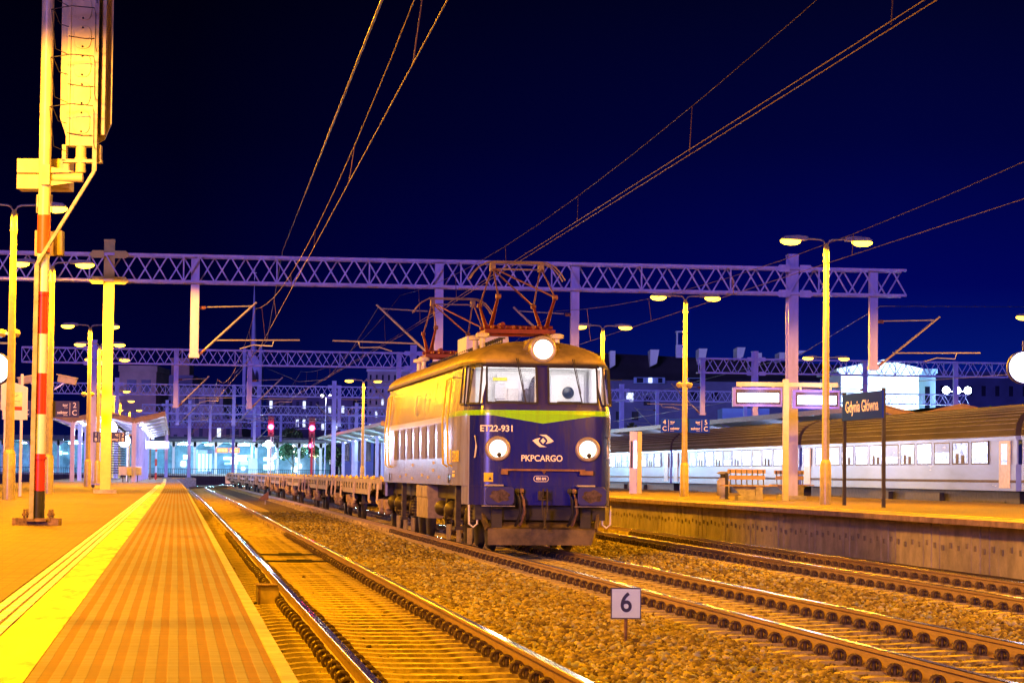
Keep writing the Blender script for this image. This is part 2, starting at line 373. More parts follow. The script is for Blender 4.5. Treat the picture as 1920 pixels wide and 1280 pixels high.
br = q.n.new('ShaderNodeTexBrick'); mp = q.n.new('ShaderNodeMapping'); mp.inputs['Rotation'].default_value = (0,0,.0); q.l.new(q.vec,mp.inputs[0]); q.l.new(mp.outputs[0],br.inputs['Vector'])
br.inputs['Scale'].default_value = 1; br.inputs['Brick Width'].default_value = .2; br.inputs['Row Height'].default_value = .1; br.inputs['Mortar Size'].default_value = .006
br.inputs['Color1'].default_value = (.19,.135,.03,1); br.inputs['Color2'].default_value = (.135,.088,.018,1); br.inputs['Mortar'].default_value = (.08,.05,.02,1)
c = q.mix(q.op('MULTIPLY',q.smooth(q.noise(.7,7),.45,.66),.55), br.outputs['Color'], (.11,.07,.02)); q.l.new(c,q.b.inputs['Base Color']); q.bump(br.outputs['Fac'],-.5,.006)
m_yl = M('yellow_line_paint',(.62,.62,.01),.6,var=.3,scale=5,col2=(.34,.25,.01),stretch=(1.5,.3,1))
m_tac = M('white_tactile_paving',(.88,.90,.85),.6,var=.25,scale=4)
pl = empty('platform',(0,0,0),kind='structure')
def strip(xa, xb, z1, mat, name, parent, y0=2, y1=240, z0=-.2, step=8):
    b = MB(); n = int((y1-y0)/step); ysl = [y0+(y1-y0)*i/n for i in range(n+1)]
    vs = []
    for yq in ysl:
        s = bend(yq); vs += [(xa+s,yq,z0),(xb+s,yq,z0),(xb+s,yq,z1),(xa+s,yq,z1)]
    fs = [(4*i+k,4*i+(k+1)%4,4*i+4+(k+1)%4,4*i+4+k) for i in range(n) for k in range(4)]+[(3,2,1,0),tuple(4*n+k for k in range(4))]
    b.add(vs,fs); return b.build(name,mat,parent)
strip(-8.3,-.915,.76,m_pave,'main_paving',pl); strip(-.72,-.49,.762,m_yl,'yellow_safety_line',pl)
strip(-.49,.36,.759,m_strip,'edge_paving',pl); strip(.36,.42,.757,m_conc,'coping',pl)
strip(-.915,-.72,.755,m_pave,'tactile_bed',pl)
for i in range(3):                           # ribs of the tactile strip, broken into bars
    b = MB(); xq = -.895+i*.062
    yq = 4.0
    while yq < 130:
        L = .42; b.box((xq+.02+bend(yq), yq+L/2, .757), (.042,L,.012)); yq += L+.03
    b.build('tactile_rib', m_tac if i<3 else m_yl, pl)
# ------------------------------------------------------------------ right platform
m_wallp = M('platform_wall_concrete',(.52,.46,.26),.85,var=.3,scale=2,bump=.2); q = NB(m_wallp)
pr = empty('platform',(0,0,0),kind='structure')
def edgeR(y): return 13.62
b = MB(); b.bb((13.6,12,.66),(14.6,300,.76)); b.build('edge_coping', M('edge_slab',(.40,.27,.18),.8,var=.4,scale=3,bump=.3), pr)
b = MB(); b.bb((14.6,12,.3),(23.9,300,.762)); b.build('main_paving', m_pave, pr)
b = MB(); b.bb((14.62,12,.763),(14.80,300,.767)); b.build('yellow_safety_line', m_yl, pr)
b = MB()
yq = 24.0; k = 0
while yq < 190:
    b.bb((14.30+.012*math.sin(k*7.3),yq+.006,-.3),(14.6,yq+.49,.66)); yq += .5; k += 1
b.build('wall_panelling', m_wallp, pr)
b = MB(); b.bb((14.35,12,-.3),(14.58,300,.655)); b.bb((23.5,12,-.3),(23.8,300,.3)); b.build('wall_core', M('seam_dirt',(.08,.06,.04),.9), pr)
b = MB(); k = 0; yq = 24.25
while yq < 110:
    h = .12+.09*((k*37)%5)/5; b.bb((14.275,yq-.05,h),(14.295,yq+.05,h+.1)); yq += .5; k += 1
b.build('panel_mark', M('stencil',(.30,.25,.12),.8), pr)
# ------------------------------------------------------------------ lamp posts (double arm sodium)
def lamppost(h=6.85, name='street_lamp', single=False):
    t = empty(name)
    b = MB(); b.lathe([(.15,0),(.145,1.05),(.125,1.12),(.105,1.16)],n=16); b.build('base_sleeve', m_lpole, t)
    b = MB(); b.lathe([(.104,1.1),(.07,h-.55)],n=8,smooth=False); b.build('pole', m_lpole, t)
    b = MB(); b.lathe([(.085,h-.6),(.075,h-.2),(.03,h-.1)],n=12); b.build('pole_cap', m_lpole, t)
    for s in (-1,1):
        if single and s < 0: continue
        b = MB(); pts = [(s*.02,0,h-.35),(s*.03,0,h-.12),(s*.08,0,h-.03),(s*.16,0,h),(s*.55,0,h+.02)]
        b.path(pts,.025,8); b.build('arm', m_galv, t)
        b = MB(); b.prism([(s*.5,h-.03),(s*.5,h+.07),(s*.75,h+.10),(s*1.12,h+.07),(s*1.2,h+.0),(s*1.15,h-.02),(s*.7,h-.03)],-.13,.13)
        hd = bevel(b.build('lamp_head', m_lhead, t),.02)
        b = MB(); b.lathe([(.001,-.13),(.07,-.115),(.115,-.06),(.12,0)],c=(0,0,0),n=14)
        L = b.build('bulb', m_bulb, hd, loc=(s*.95,0,h-.035)); L.scale = (2.3,1.1,1)
        lamp((s*.95,0,h-.22), LP, parent=t, r=.1, kind='SPOT', spot=math.radians(175), rot=(0,0,0))
    return t
m_lhead = M('lamp_head_grey',(.30,.28,.30),.5,var=0); m_lpole = M('lamp_pole_paint',(.58,.50,.13),.3,.0,var=.25,scale=6)
LP = 5200.0
lp0 = lamppost()
left = [( -3.9,12),( -3.9,28),(-3.9,44)]
lp0.location = (-3.85,60.5,.76); tag(lp0,'tall twin-arm lamp post nearest the red and white signal mast','street lamp','twin lamp posts on the platforms')
def D2y(D,x): return (D-x*math.sin(TH))/math.cos(TH)
spots = [(-3.85,12,'twin-arm lamp post out of sight beside the camera'),(-3.85,28,'twin-arm lamp post just outside the left picture edge'),(-4.7,44,'twin-arm lamp post outside the left picture edge ahead'),
 (-3.75,77,'twin-arm lamp post carrying the track one and two sign'),(-3.7,110,'twin-arm lamp post left of the yellow gantry column, lower lamps'),(-3.75,126,'twin-arm lamp post half hidden behind the yellow gantry column'),
 (-3.8,143,'twin-arm lamp post with one lamp showing right of the gantry column'),(-4.6,200,'small distant twin-arm lamp post above the canopy roof'),(-4.6,228,'second distant twin-arm lamp post above the canopy'),(-4.2,262,'farthest twin-arm lamp post above the canopy'),
 (16.9,44,'twin-arm lamp post outside the right picture edge'),(17.0,25,'twin-arm lamp post far outside the right picture edge'),
 (16.6,64.5,'tall twin-arm lamp post between the lit displays and the station name board'),(17.2,86,'twin-arm lamp post carrying the blue track four and five sign'),(17.35,104,'twin-arm lamp post just right of the locomotive roof'),
 (32.5,93,'twin-arm lamp post above the station name board on the next platform'),(30.8,76,'twin-arm lamp post behind the clock at the right edge'),(33,128,'twin-arm lamp post seen small behind the lit displays'),(12.4,170,'distant twin-arm lamp post at the rear of the locomotive')]
for x,y,l in spots: copy_tree(lp0, loc=(x+bend(y),y,.76), label=l)
for o in list(bpy.data.objects):
    if o.type=='LIGHT' and o.name.startswith('lamp_light'):
        pass
# ------------------------------------------------------------------ gantries
def truss(b, xa, xb, z0, z1, dy, w=.042, bay=.95, chord=.078):
    for z in (z0,z1):
        for y in (-dy,dy): b.bar((xa,y,z),(xb,y,z),chord)
    n = max(1,round((xb-xa)/bay)); st = (xb-xa)/n
    for i in range(n):
        xm = xa+i*st
        for y,ph in ((-dy,0),(dy,1)):
            if ph: b.bar((xm,y,z1),(xm+st/2,y,z0),w); b.bar((xm+st/2,y,z0),(xm+st,y,z1),w)
            else: b.bar((xm,y,z0),(xm+st/2,y,z1),w); b.bar((xm+st/2,y,z1),(xm+st,y,z0),w)
        if i%3 == 0:
            b.bar((xm,-dy,z0),(xm,-dy,z1),w); b.bar((xm,-dy,z0),(xm,dy,z0),w); b.bar((xm,-dy,z1),(xm,dy,z1),w)
def cantilever(t, x, z0, side=1, reach=2.0, top=1.75, mat=None):
    """bracket on a drop post at x; z0 = foot of the post; arm runs to +x (side=1) or -x"""
    mat = mat or m_galv; s = side; c = MB()
    c.tube((x+s*.1,0,z0+.05),(x+s*reach,0,z0+top),.035,n=8); c.tube((x+s*.35,0,z0+top-.18),(x+s*(reach-.15),0,z0+top-.12),.022,n=6)
    c.tube((x+s*.65,0,z0+.55),(x+s*(reach+1.35),0,z0+.60),.025,n=6)
    c.path([(x+s*(reach+.55),0,z0+.58),(x+s*(reach+.5),0,z0+.40),(x+s*(reach-.1),0,z0+.42),(x+s*(reach-.5),0,z0+.30)],.02,6)
    a = c.build('cantilever_arm', mat, t)
    i_ = MB()
    for k in range(6): i_.lathe([(.04,0),(.07,.02),(.04,.04)],c=(x+s*(.1+.04*k),0,z0+top-.2),axis='X',n=10)
    for k in range(5): i_.lathe([(.04,-.02),(.075,0),(.04,.02)],c=(x+s*(.12+.05*k),0,z0+.07+.045*k),axis='X',n=10)
    i_.build('insulator', M('porcelain',(.30,.12,.07),.25), a)
def dropper_post(t, x, z0, z1, mat):
    b = MB(); b.bb((x-.13,-.10,z0),(x+.13,.10,z1)); b.bb((x-.16,-.13,z0),(x+.16,.13,z0+.12)); b.build('drop_post', mat, t)
def gantry(y, xa, xb, posts, drops, label, zb=7.28, h=.80, mat=None, postmat=None, y_rot=0, base=.76):
    t = empty('overhead_line_gantry',(0,y,0),label=label,cat='gantry',group='gantries across the tracks'); mat = mat or m_steelw
    b = MB(); truss(b,xa,xb,zb,zb+h,.32); b.build('truss_beam', mat, t)
    pm0 = mat
    for x in posts:
        mat = postmat if (postmat and x < 5) else pm0
        b = MB(); b.bb((x-.16,-.20,base),(x+.16,-.17,zb+h+.45)); b.bb((x-.16,.17,base),(x+.16,.20,zb+h+.45)); b.bb((x-.02,-.17,base),(x+.02,.17,zb+h+.45))
        b.bb((x-.17,-.21,zb+h+.40),(x+.17,.21,zb+h+.46)); p = b.build('post', mat, t)
        for z in (zb,zb+h):
            for s in (-1,1): b = MB(); b.prism([(x+s*.16,z-.13),(x+s*.5,z-.13),(x+s*.62,z-.03),(x+s*.5,z+.1),(x+s*.16,z+.1)],-.38,-.365); b.build('gusset_plate', mat, p)
        b = MB(); b.bb((x-.35,-.55,base),(x+.35,.55,base+.12)); b.build('footing', m_conc, p)
    for d in drops:
        x,z0,side = d[:3]; dropper_post(t,x,z0,zb+h+.06,mat)
        if side: cantilever(t,x,z0,side,*(d[3:]))
    return t
s60 = 60.; m_steel_sodium = M('steel_sodium_lit',(.58,.52,.14),.5,var=.1)  # sodium light put into the left post's colour; same steel as the others
def X60(px): return (px-334)/60.*.9916
GA = gantry(79.5, -5.6, 23.0, [-2.15,19.35], [(.48,4.95,1,1.9,1.75),(8.05,4.95,-1,1.95,1.75),(12.35,4.95,-1,1.95,1.75),(22.0,4.9,1,2.2,1.75)], 'nearest lattice gantry above the locomotive pantographs', postmat=m_steel_sodium)
gantry(141, -8.4, 13.6, [-4.55,12.9], [(-.1,4.9,1,1.8),(3.9,4.9,1,1.8),(12.1,4.9,-1,1.8)], 'second lattice gantry, seen behind the bracket arms')
gantry(141.5, 29.0, 47.0, [32.3], [(29.3,4.9,-1,1.8),(38.7,4.9,-1,1.8),(44,4.9,0)], 'lattice gantry on the right behind the lit displays')
gantry(198, -9.5, 17.2, [-4.6,12.0], [(0,5,1,1.8),(4.3,5,1,1.8),(12.4,5,-1,1.8)], 'third lattice gantry, bluish, behind the second')
gantry(196, 33.0, 62.0, [34.2], [(37,5,-1,1.8),(44,5,0)], 'lattice gantry crossing the dark roof on the right')
gantry(252, -3.4, 24.0, [-1.0,1.2,17.5], [(3.2,4.4,1,1.8),(7.5,4.4,1,1.8)], 'yellow-lit gantry over the canopy end', zb=7.1)
gantry(300, -6, 32, [6.5,30], [(12,5,-1),(20,5,-1)], 'fourth faint lattice gantry near the red signals')
gantry(345, -2, 36, [10,34], [(16,5,-1),(24,5,-1)], 'farthest faint lattice gantry near the red signals')
# trolley guards at the foot of the yellow column
# ------------------------------------------------------------------ overhead wires
m_wire = M('copper_wire',(.17,.11,.065),.5,.2,var=.1); m_wired = M('dark_wire',(.09,.045,.03),.5,.4,var=.1)
def wire(name,pts,r,mat,label,cat='wire',parent=None):
    b = MB(); b.path(pts,r,5); o = b.build(name,mat,parent); 
    return tag(o,label,cat,'overhead wires') if not parent else o
def catenary(px_near, px_g, zc, zmess, ylist, label, x_c, two=True, mess=None):
    pass
def line(yn, xn, zn, yf, xf, zf, sag=0, n=14):
    return [(xn+(xf-xn)*t, yn+(yf-yn)*t, zn+(zf-zn)*t-sag*4*t*(1-t)) for t in [i/n for i in range(n+1)]]
def wire_px(a, Xa, b, Xb):                  # endpoints given in the picture, at known track offsets
    return PX(*a,Xa), PX(*b,Xb)
def contact(label, xt, zc, segs, two, mess_z, mess_sag, droppers, mat=m_wire, zz=.2, r=.0065):
    t = empty('overhead_wire',(0,0,0),label=label,cat='overhead wire',group='overhead wires')
    ys_ = segs
    for k in ([-.055,.055] if two else [0]):
        b = MB(); pts = []
        for i in range(len(ys_)-1):
            y0,y1 = ys_[i],ys_[i+1]; s0 = zz*(1 if i%2 else -1); s1 = -s0
            for j in range(7): u = j/6; pts.append((xt(y0+(y1-y0)*u)+s0+(s1-s0)*u+k, y0+(y1-y0)*u, zc))
        b.path(pts,r,5); b.build('contact_wire',mat,t)
    b = MB(); pts = []
    for i in range(len(ys_)-1):
        y0,y1 = ys_[i],ys_[i+1]; s0 = zz*(1 if i%2 else -1); s1 = -s0
        for j in range(13): u = j/12; pts.append((xt(y0+(y1-y0)*u)+(s0+(s1-s0)*u)*.3, y0+(y1-y0)*u, mess_z-mess_sag*4*u*(1-u)))
    b.path(pts,r,5); b.build('messenger_wire',mat if not two else m_wired,t)
    for i in range(len(ys_)-1):
        y0,y1 = ys_[i],ys_[i+1]; s0 = zz*(1 if i%2 else -1); s1 = -s0
        for u in (.1,.26,.42,.58,.74,.9):
            yq = y0+(y1-y0)*u; x = xt(yq)+s0+(s1-s0)*u
            b = MB(); b.bar((x,yq,zc),(x-.7*(s0+(s1-s0)*u),yq,mess_z-mess_sag*4*u*(1-u)),.012); b.build('dropper_wire',m_wired,t)
    return t
G = [17.5,79.5,141,198,252,300]
contact('pale wires running steeply over the first track', lambda y: TRK[1](y)+.12, 5.28, G, False, 6.5, .95, 0)
contact('twin contact wires above the locomotive', lambda y: TRK[2](y)+.05, 5.80, G, True, 7.0, .75, 0, zz=.1)
contact('wires over the track beside the right platform', lambda y: 11.7+bend(y), 5.35, G, False, 6.6, .9, 0)
wire('feeder_wire',[tuple(PX(716,0,1.3)),tuple(PD(530,470,79)),tuple(PD(500,640,110)),tuple(PD(440,700,141))],.010,m_wired,'thin wire leftmost of the three steep wires')
wire('feeder_wire',[tuple(PD(1920,575,120)),tuple(PD(1650,574,80)),tuple(PD(1500,665,141)),tuple(PD(1150,755,198))],.012,m_galv,'thin level wire leaving the bracket at right')
wire('feeder_wire',[tuple(PD(1920,700,100)),tuple(PD(1500,730,130)),tuple(PD(1150,790,180))],.012,m_galv,'low wire crossing behind the lit displays')
wire('feeder_wire',[tuple(PD(710,575,85)),tuple(PD(650,670,110)),tuple(PD(610,712,125)),tuple(PD(560,715,141)),tuple(PD(500,690,150))],.010,m_wired,'slack wire loop left of the rear pantograph')
# ------------------------------------------------------------------ locomotive
LY = 48.0; LX = TRK[2](LY)
loco = empty('locomotive',(LX+.11,LY,0),rz=.0105,label='dark blue electric locomotive with lime stripe and lit headlights, both pantographs up',cat='locomotive')
LL = 17.9; WB = 1.48
def fs(z):                                   # rake of the nose
    return 0 if z < 2.62 else .20*(z-2.62)/.93
def outline(W, f, L=LL):
    h = [(0,0),(.38,.006),(.66,.03),(.75,.055),(.80,.10),(.86,.24),(.92,.45),(.965,.75),(1.0,1.15)]
    R = [(W*x,f+y) for x,y in h]; n = len(R)
    mid = [(W,L*k/6) for k in range(1,6)]
    rear = [(x,L-y) for x,y in R[::-1]]
    half = R+mid+rear                        # right half from front centre to rear centre
    return half+[(-x,y) for x,y in half[1:-1][::-1]]
def loft(levels, closed_top=True, closed_bottom=True, smooth=True):
    b = MB(); N = len(levels[0][1]); vs = []
    for z,o in levels: vs += [(x,y,z) for x,y in o]
    fs_ = [(j*N+i,j*N+(i+1)%N,(j+1)*N+(i+1)%N,(j+1)*N+i) for j in range(len(levels)-1) for i in range(N)]
    if closed_bottom: fs_.append(tuple(range(N))[::-1])
    if closed_top: fs_.append(tuple((len(levels)-1)*N+i for i in range(N)))
    return b.add(vs,fs_,smooth)
def Wz(z): return WB if z < 2.6 else WB-.12*(z-2.6)/.95
m_body = M('locomotive_paint',(.3,.3,.3),.28,var=0,spec=.6); q = NB(m_body); x,y,z = q.coord(); ax = q.op('ABSOLUTE',x)
grime = q.noise(2.2,7,stretch=(3,3,.35)); fine = q.noise(30,4,stretch=(1,1,.08))
yb = q.op('ADD', .42, q.op('MULTIPLY', q.op('GREATER_THAN', z, 2.67), .35))
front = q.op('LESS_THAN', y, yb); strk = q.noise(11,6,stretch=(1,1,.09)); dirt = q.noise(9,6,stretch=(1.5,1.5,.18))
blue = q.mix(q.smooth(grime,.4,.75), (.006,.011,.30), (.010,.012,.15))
up = q.mix(q.smooth(strk,.46,.56), (.08,.06,.05), (.60,.47,.15)); lo = q.mix(q.smooth(grime,.35,.7), (.27,.32,.80), (.17,.16,.34))  # bright streaks: golden lamp reflections put into the upper flank colour
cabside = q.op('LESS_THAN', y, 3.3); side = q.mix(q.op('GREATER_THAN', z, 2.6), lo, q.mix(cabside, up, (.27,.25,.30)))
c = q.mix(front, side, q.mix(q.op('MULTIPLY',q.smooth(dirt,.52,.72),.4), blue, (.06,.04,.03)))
toptone = q.op('MULTIPLY', q.op('GREATER_THAN', z, 2.69), q.op('MULTIPLY',front, .45)); c = q.mix(toptone, c, (.06,.045,.05))  # nose toned darker above the lime stripe
wst = q.op('MULTIPLY', q.between(z,2.50,2.62), q.op('GREATER_THAN', y, 3.3)); c = q.mix(wst, c, (.80,.80,.82))  # white reflection along the flank, put into the colour as a band
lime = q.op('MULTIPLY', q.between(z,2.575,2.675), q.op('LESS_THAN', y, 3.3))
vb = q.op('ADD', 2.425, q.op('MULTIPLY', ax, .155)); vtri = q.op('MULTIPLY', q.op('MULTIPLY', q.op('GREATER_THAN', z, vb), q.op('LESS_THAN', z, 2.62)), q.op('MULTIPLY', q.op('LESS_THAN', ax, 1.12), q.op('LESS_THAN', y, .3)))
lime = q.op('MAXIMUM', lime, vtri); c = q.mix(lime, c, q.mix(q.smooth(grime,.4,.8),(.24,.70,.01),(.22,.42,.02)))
q.l.new(c, q.b.inputs['Base Color']); q.bump(q.op('ADD',q.op('MULTIPLY',fine,.4),q.op('MULTIPLY',q.between(z,1.545,1.56),-2)),.25,.01)
rg = q.smooth(grime,.2,.9); 
k = q.n.new('ShaderNodeMapRange'); k.inputs[3].default_value=.14; k.inputs[4].default_value=.34; q.b.inputs['Coat Weight'].default_value=.5; q.b.inputs['Coat Roughness'].default_value=.14; q.l.new(grime,k.inputs[0]); q.l.new(k.outputs[0],q.b.inputs['Roughness'])
m_cabin = M('cab_interior_wall',(.75,.76,.78),.6,var=.06)
m_roof = M('locomotive_roof',(.32,.24,.06),.5,var=.4,scale=2.5,bump=.1)
zs = [1.24,1.6,2.2,2.6,2.62,2.9,3.3,3.56]
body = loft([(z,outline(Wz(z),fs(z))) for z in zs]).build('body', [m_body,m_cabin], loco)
def cutter(b): 
    o = b.build('cutter', [m_cabin,m_cabin]); o.parent = loco
    for p in o.data.polygons: p.material_index = 1
    return o
cuts = []
cb = MB(); cb.bb((-1.22,.36,2.0),(1.22,2.15,3.53)); cuts.append(cutter(cb))
for s in (-1,1):
    cb = MB(); cb.box((s*.585,.2,3.16),(.94,1.2,.68)); cuts.append(cutter(cb))
    for (ax0,ay0,ax1,ay1) in ((1.14,.16,1.32,.56),(1.36,.74,1.40,1.02)):
        mid = Vector((s*(ax0+ax1)/2,(ay0+ay1)/2,3.15)); d = Vector((s*(ax1-ax0),ay1-ay0,0)); an = math.atan2(d.y,d.x)
        cb = MB(); cb.box(mid,(d.length,.9 if ax0<1.3 else .7,.70),rz=an); cuts.append(cutter(cb))
for c in cuts:
    md = body.modifiers.new('cut','BOOLEAN'); md.object = c; md.operation = 'DIFFERENCE'; md.solver = 'EXACT'; md.use_self = False
bpy.context.view_layer.update(); dg = bpy.context.evaluated_depsgraph_get()
me = bpy.data.meshes.new_from_object(body.evaluated_get(dg)); body.modifiers.clear(); body.data = me
for c in cuts: bpy.data.objects.remove(c)
me.polygons.foreach_set('use_smooth',[True]*len(me.polygons)); me.set_sharp_from_angle(angle=math.radians(32)); me.update()
while len(me.materials) < 2: me.materials.append(m_cabin)
# roof
lv = []
for k in range(9):
    a = (PI/2)*k/8; W = (1.40)*math.cos(a*.97)+.02; f = .17+1.5*(1-math.cos(a))
    o_ = outline(max(W,.05), f, LL); o_ = [(x, min(max(y,f),LL-f+.0)) for x,y in o_]; lv.append((3.56+.50*math.sin(a), o_))
roof = loft(lv, True, True).build('roof', m_roof, loco)
b = MB(); N = outline(1.42,.155)
for i in range(len(N)): b.bar((*N[i],3.555),(*N[(i+1)%len(N)],3.555),.035)
b.build('gutter', m_dark, loco)
# slatted roof section and rungs
b = MB()
for s in (-1,1):
    for k in range(26):
        yq = 5.6+k*.25; b.box((s*.98,yq,3.86),(.50,.05,.05),R=Matrix.Rotation(s*.62,3,'Y'))
    for k in range(3): a = .78+k*.2; b.box((s*a,8.75,3.99-(a-.6)*.42),(.04,6.6,.06))
b.build('roof_grille', m_dark, roof)
b = MB()
for k in range(40):
    yq = 2.6+k*.33; b.bar((-.45,yq,4.05),(-.45,yq,4.17),.03); b.box((-.45,yq,4.17),(.14,.06,.03))
b.bar((-.45,2.5,4.10),(-.45,15.6,4.10),.02); b.build('roof_walkway', m_dark, roof)
b = MB(); b.bb((-.5,8.0,4.02),(.45,9.6,4.50)); bevel(b.build('resistor_box', m_steelw, roof),.04)
# windows
for s in (-1,1):
    x0,x1 = (.115,1.055); fr = MB(); pts = [(x0,3.50),(x1,3.50),(x1,2.82),(x0,2.82)]
    def pf(x,z): return fs(z)+.006+.05*max(0,(x-.8))/.25
    cor = [(s*x0,3.51),(s*x1,3.51),(s*(x1+.01),2.81),(s*(x0-.005),2.81)]
    for i in range(4):
        (xa,za),(xb,zb_) = cor[i],cor[(i+1)%4]; fr.bar((xa,pf(abs(xa),za)-.01,za),(xb,pf(abs(xb),zb_)-.01,zb_),.035,.045)
    f_ = fr.build('window_frame', m_black, loco)
    gl = MB(); gl.add([(s*x,pf(x,z)+.03,z) for x,z in pts]+[(s*x,pf(x,z)+.036,z) for x,z in pts],[(0,1,2,3),(4,5,6,7),(0,1,5,4),(1,2,6,5),(2,3,7,6),(3,0,4,7)]); gl.build('windscreen', m_glass, f_)
    for (a0,b0,a1,b1) in ((1.155,.135,1.33,.55),(1.375,.73,1.40,1.03)):
        fr = MB(); q4 = [(s*a0,b0,3.5),(s*a1,b1,3.5),(s*(a1+.06),b1,2.8),(s*(a0+.05),b0-.05,2.8)]
        for i in range(4): fr.bar(q4[i],q4[(i+1)%4],.035,.035)
        f_ = fr.build('window_frame', m_dark, loco)
        gl = MB(); gl.add(q4+[(x-s*.006,y+.004,z) for x,y,z in q4],[(0,1,2,3),(4,5,6,7),(0,1,5,4),(1,2,6,5),(2,3,7,6),(3,0,4,7)]); gl.build('side_window_pane', m_glass, f_)
    wp = MB(); xw = -.50 if s<0 else .58
    wp.bar((xw,fs(3.62)-.05,3.66),(xw+.13,fs(3.0)-.05,2.98),.018); wp.bar((xw+.03,fs(3.62)-.05,3.66),(xw+.15,fs(3.0)-.05,3.0),.012); wp.bar((xw+.09,fs(3.1)-.05,3.18),(xw+.17,fs(2.8)-.05,2.80),.022)
    wp.build('windscreen_wiper', m_black, loco)
# cab furniture seen through the windscreen
b = MB(); b.bb((-1.18,2.08,2.05),(1.18,2.14,3.49)); b.bb((-.62,2.03,2.6),(-.12,2.09,3.42)); b.bb((.45,2.0,2.2),(1.12,2.09,3.44)); ci = b.build('cab_rear_wall', m_cabin, loco)
b = MB(); b.bb((-.70,1.995,3.30),(-.42,2.02,3.36)); b.build('notice_strip', m_yellow, ci)
b = MB(); b.bb((-.66,1.99,2.95),(-.45,2.025,3.26)); b.bb((-.40,1.99,2.9),(-.2,2.025,3.15)); b.build('notice_sheet', M('paper',(.62,.62,.64),.8,var=.2,scale=30), ci)
b = MB(); b.lathe([(.085,0),(.11,-.015),(.12,0)],c=(.80,1.99,3.08),axis='Y',n=24); b.lathe([(.10,0),(.001,-.004)],c=(.80,1.985,3.08),axis='Y',n=24); b.build('porthole', M('porthole_blue',(.02,.03,.07),.2), ci)
b = MB(); b.lathe([(.01,.0),(.06,-.05),(.10,-.14),(.135,-.28),(.155,-.48),(.17,-.62),(.14,-.66)],c=(.12,1.88,3.40),n=14); b.lathe([(.01,-.2),(.07,-.24),(.085,-.45),(.08,-.66)],c=(-.05,1.85,3.35),n=10); b.build('hanging_coat', M('grey_cloth',(.07,.06,.09),.9,var=.4), ci)
b = MB(); b.bb((-1.15,.45,2.55),(1.15,.9,2.80)); b.bb((-.85,.36,2.80),(-.35,.55,2.86)); b.bb((.35,.36,2.80),(.8,.55,2.86)); b.build('control_desk', m_dark, ci)
lamp((0,1.1,3.42), 45, (1,.86,.82), parent=loco, r=.3, name='cab_light')
lamp((-.8,1.2,3.35), 20, (1,.88,.86), parent=loco, r=.2, name='cab_light'); lamp((.8,1.2,3.35), 20, (1,.88,.86), parent=loco, r=.2, name='cab_light')
# headlights
m_head = M('headlight_lens',(1,1,1),.3,emit=(1,.88,.66),es=3.2)
for s in (-1,1):
    b = MB(); b.lathe([(.17,-.015),(.185,-.05),(.215,-.055),(.235,-.03),(.24,.06)],c=(s*.86,.0,1.945),axis='Y',n=32); h_ = b.build('headlight', M('lamp_ring',(.38,.34,.30),.35,.3), loco)
    b = MB(); b.lathe([(.17,-.012),(.12,-.03),(.001,-.038)],c=(s*.86,.0,1.945),axis='Y',n=32); b.build('lens', m_head, h_)
    b = MB(); b.lathe([(.001,-.09),(.03,-.085),(.045,-.06),(.045,-.02)],c=(s*.86+.02,0,1.83),axis='Y',n=14); b.build('marker_lamp', m_dark, h_)
    lamp((s*.86,-.25,1.945), 60, (1,.8,.55), parent=loco, r=.15, name='headlight_beam', kind='SPOT', spot=math.radians(100), rot=(math.radians(-80),0,0))
    b = MB(); b.lathe([(.001,-.05),(.045,-.045),(.06,.0),(.07,.3)],c=(s*.27,.34,3.72),axis='Y',n=18); mk = b.build('upper_marker_lamp', M('lamp_ring',(.3,.3,.3)), loco)
    b = MB(); b.lathe([(.001,-.062),(.035,-.05)],c=(s*.27,.34,3.72),axis='Y',n=14); b.build('lens', m_glassd, mk)
b = MB(); prof = [(.20,.20),(.245,.19),(.265,.25),(.27,.5),(.24,1.2),(.12,2.2),(.02,2.6)]; b.lathe(prof,c=(.02,.0,3.84),axis='Y',n=28); hd = b.build('headlight_hood', m_roof, loco); 
b = MB(); b.prism([(-.55,3.56),(.59,3.56),(.24,4.05),(.0,4.11),(-.2,4.05)],.42,1.6); b.build('hood_fairing', m_roof, hd)
b = MB(); b.lathe([(.185,.20),(.20,.17),(.25,.175),(.262,.22)],c=(.02,0,3.84),axis='Y',n=32); b.build('lamp_ring', M('lamp_ring'), hd)
b = MB(); b.lathe([(.19,.2),(.12,.185),(.001,.18)],c=(.02,0,3.84),axis='Y',n=32); b.build('lens', m_head, hd)
lamp((.02,-.2,3.84), 40, (1,.8,.55), parent=loco, r=.12, name='headlight_beam', kind='SPOT', spot=math.radians(90), rot=(math.radians(-78),0,0))
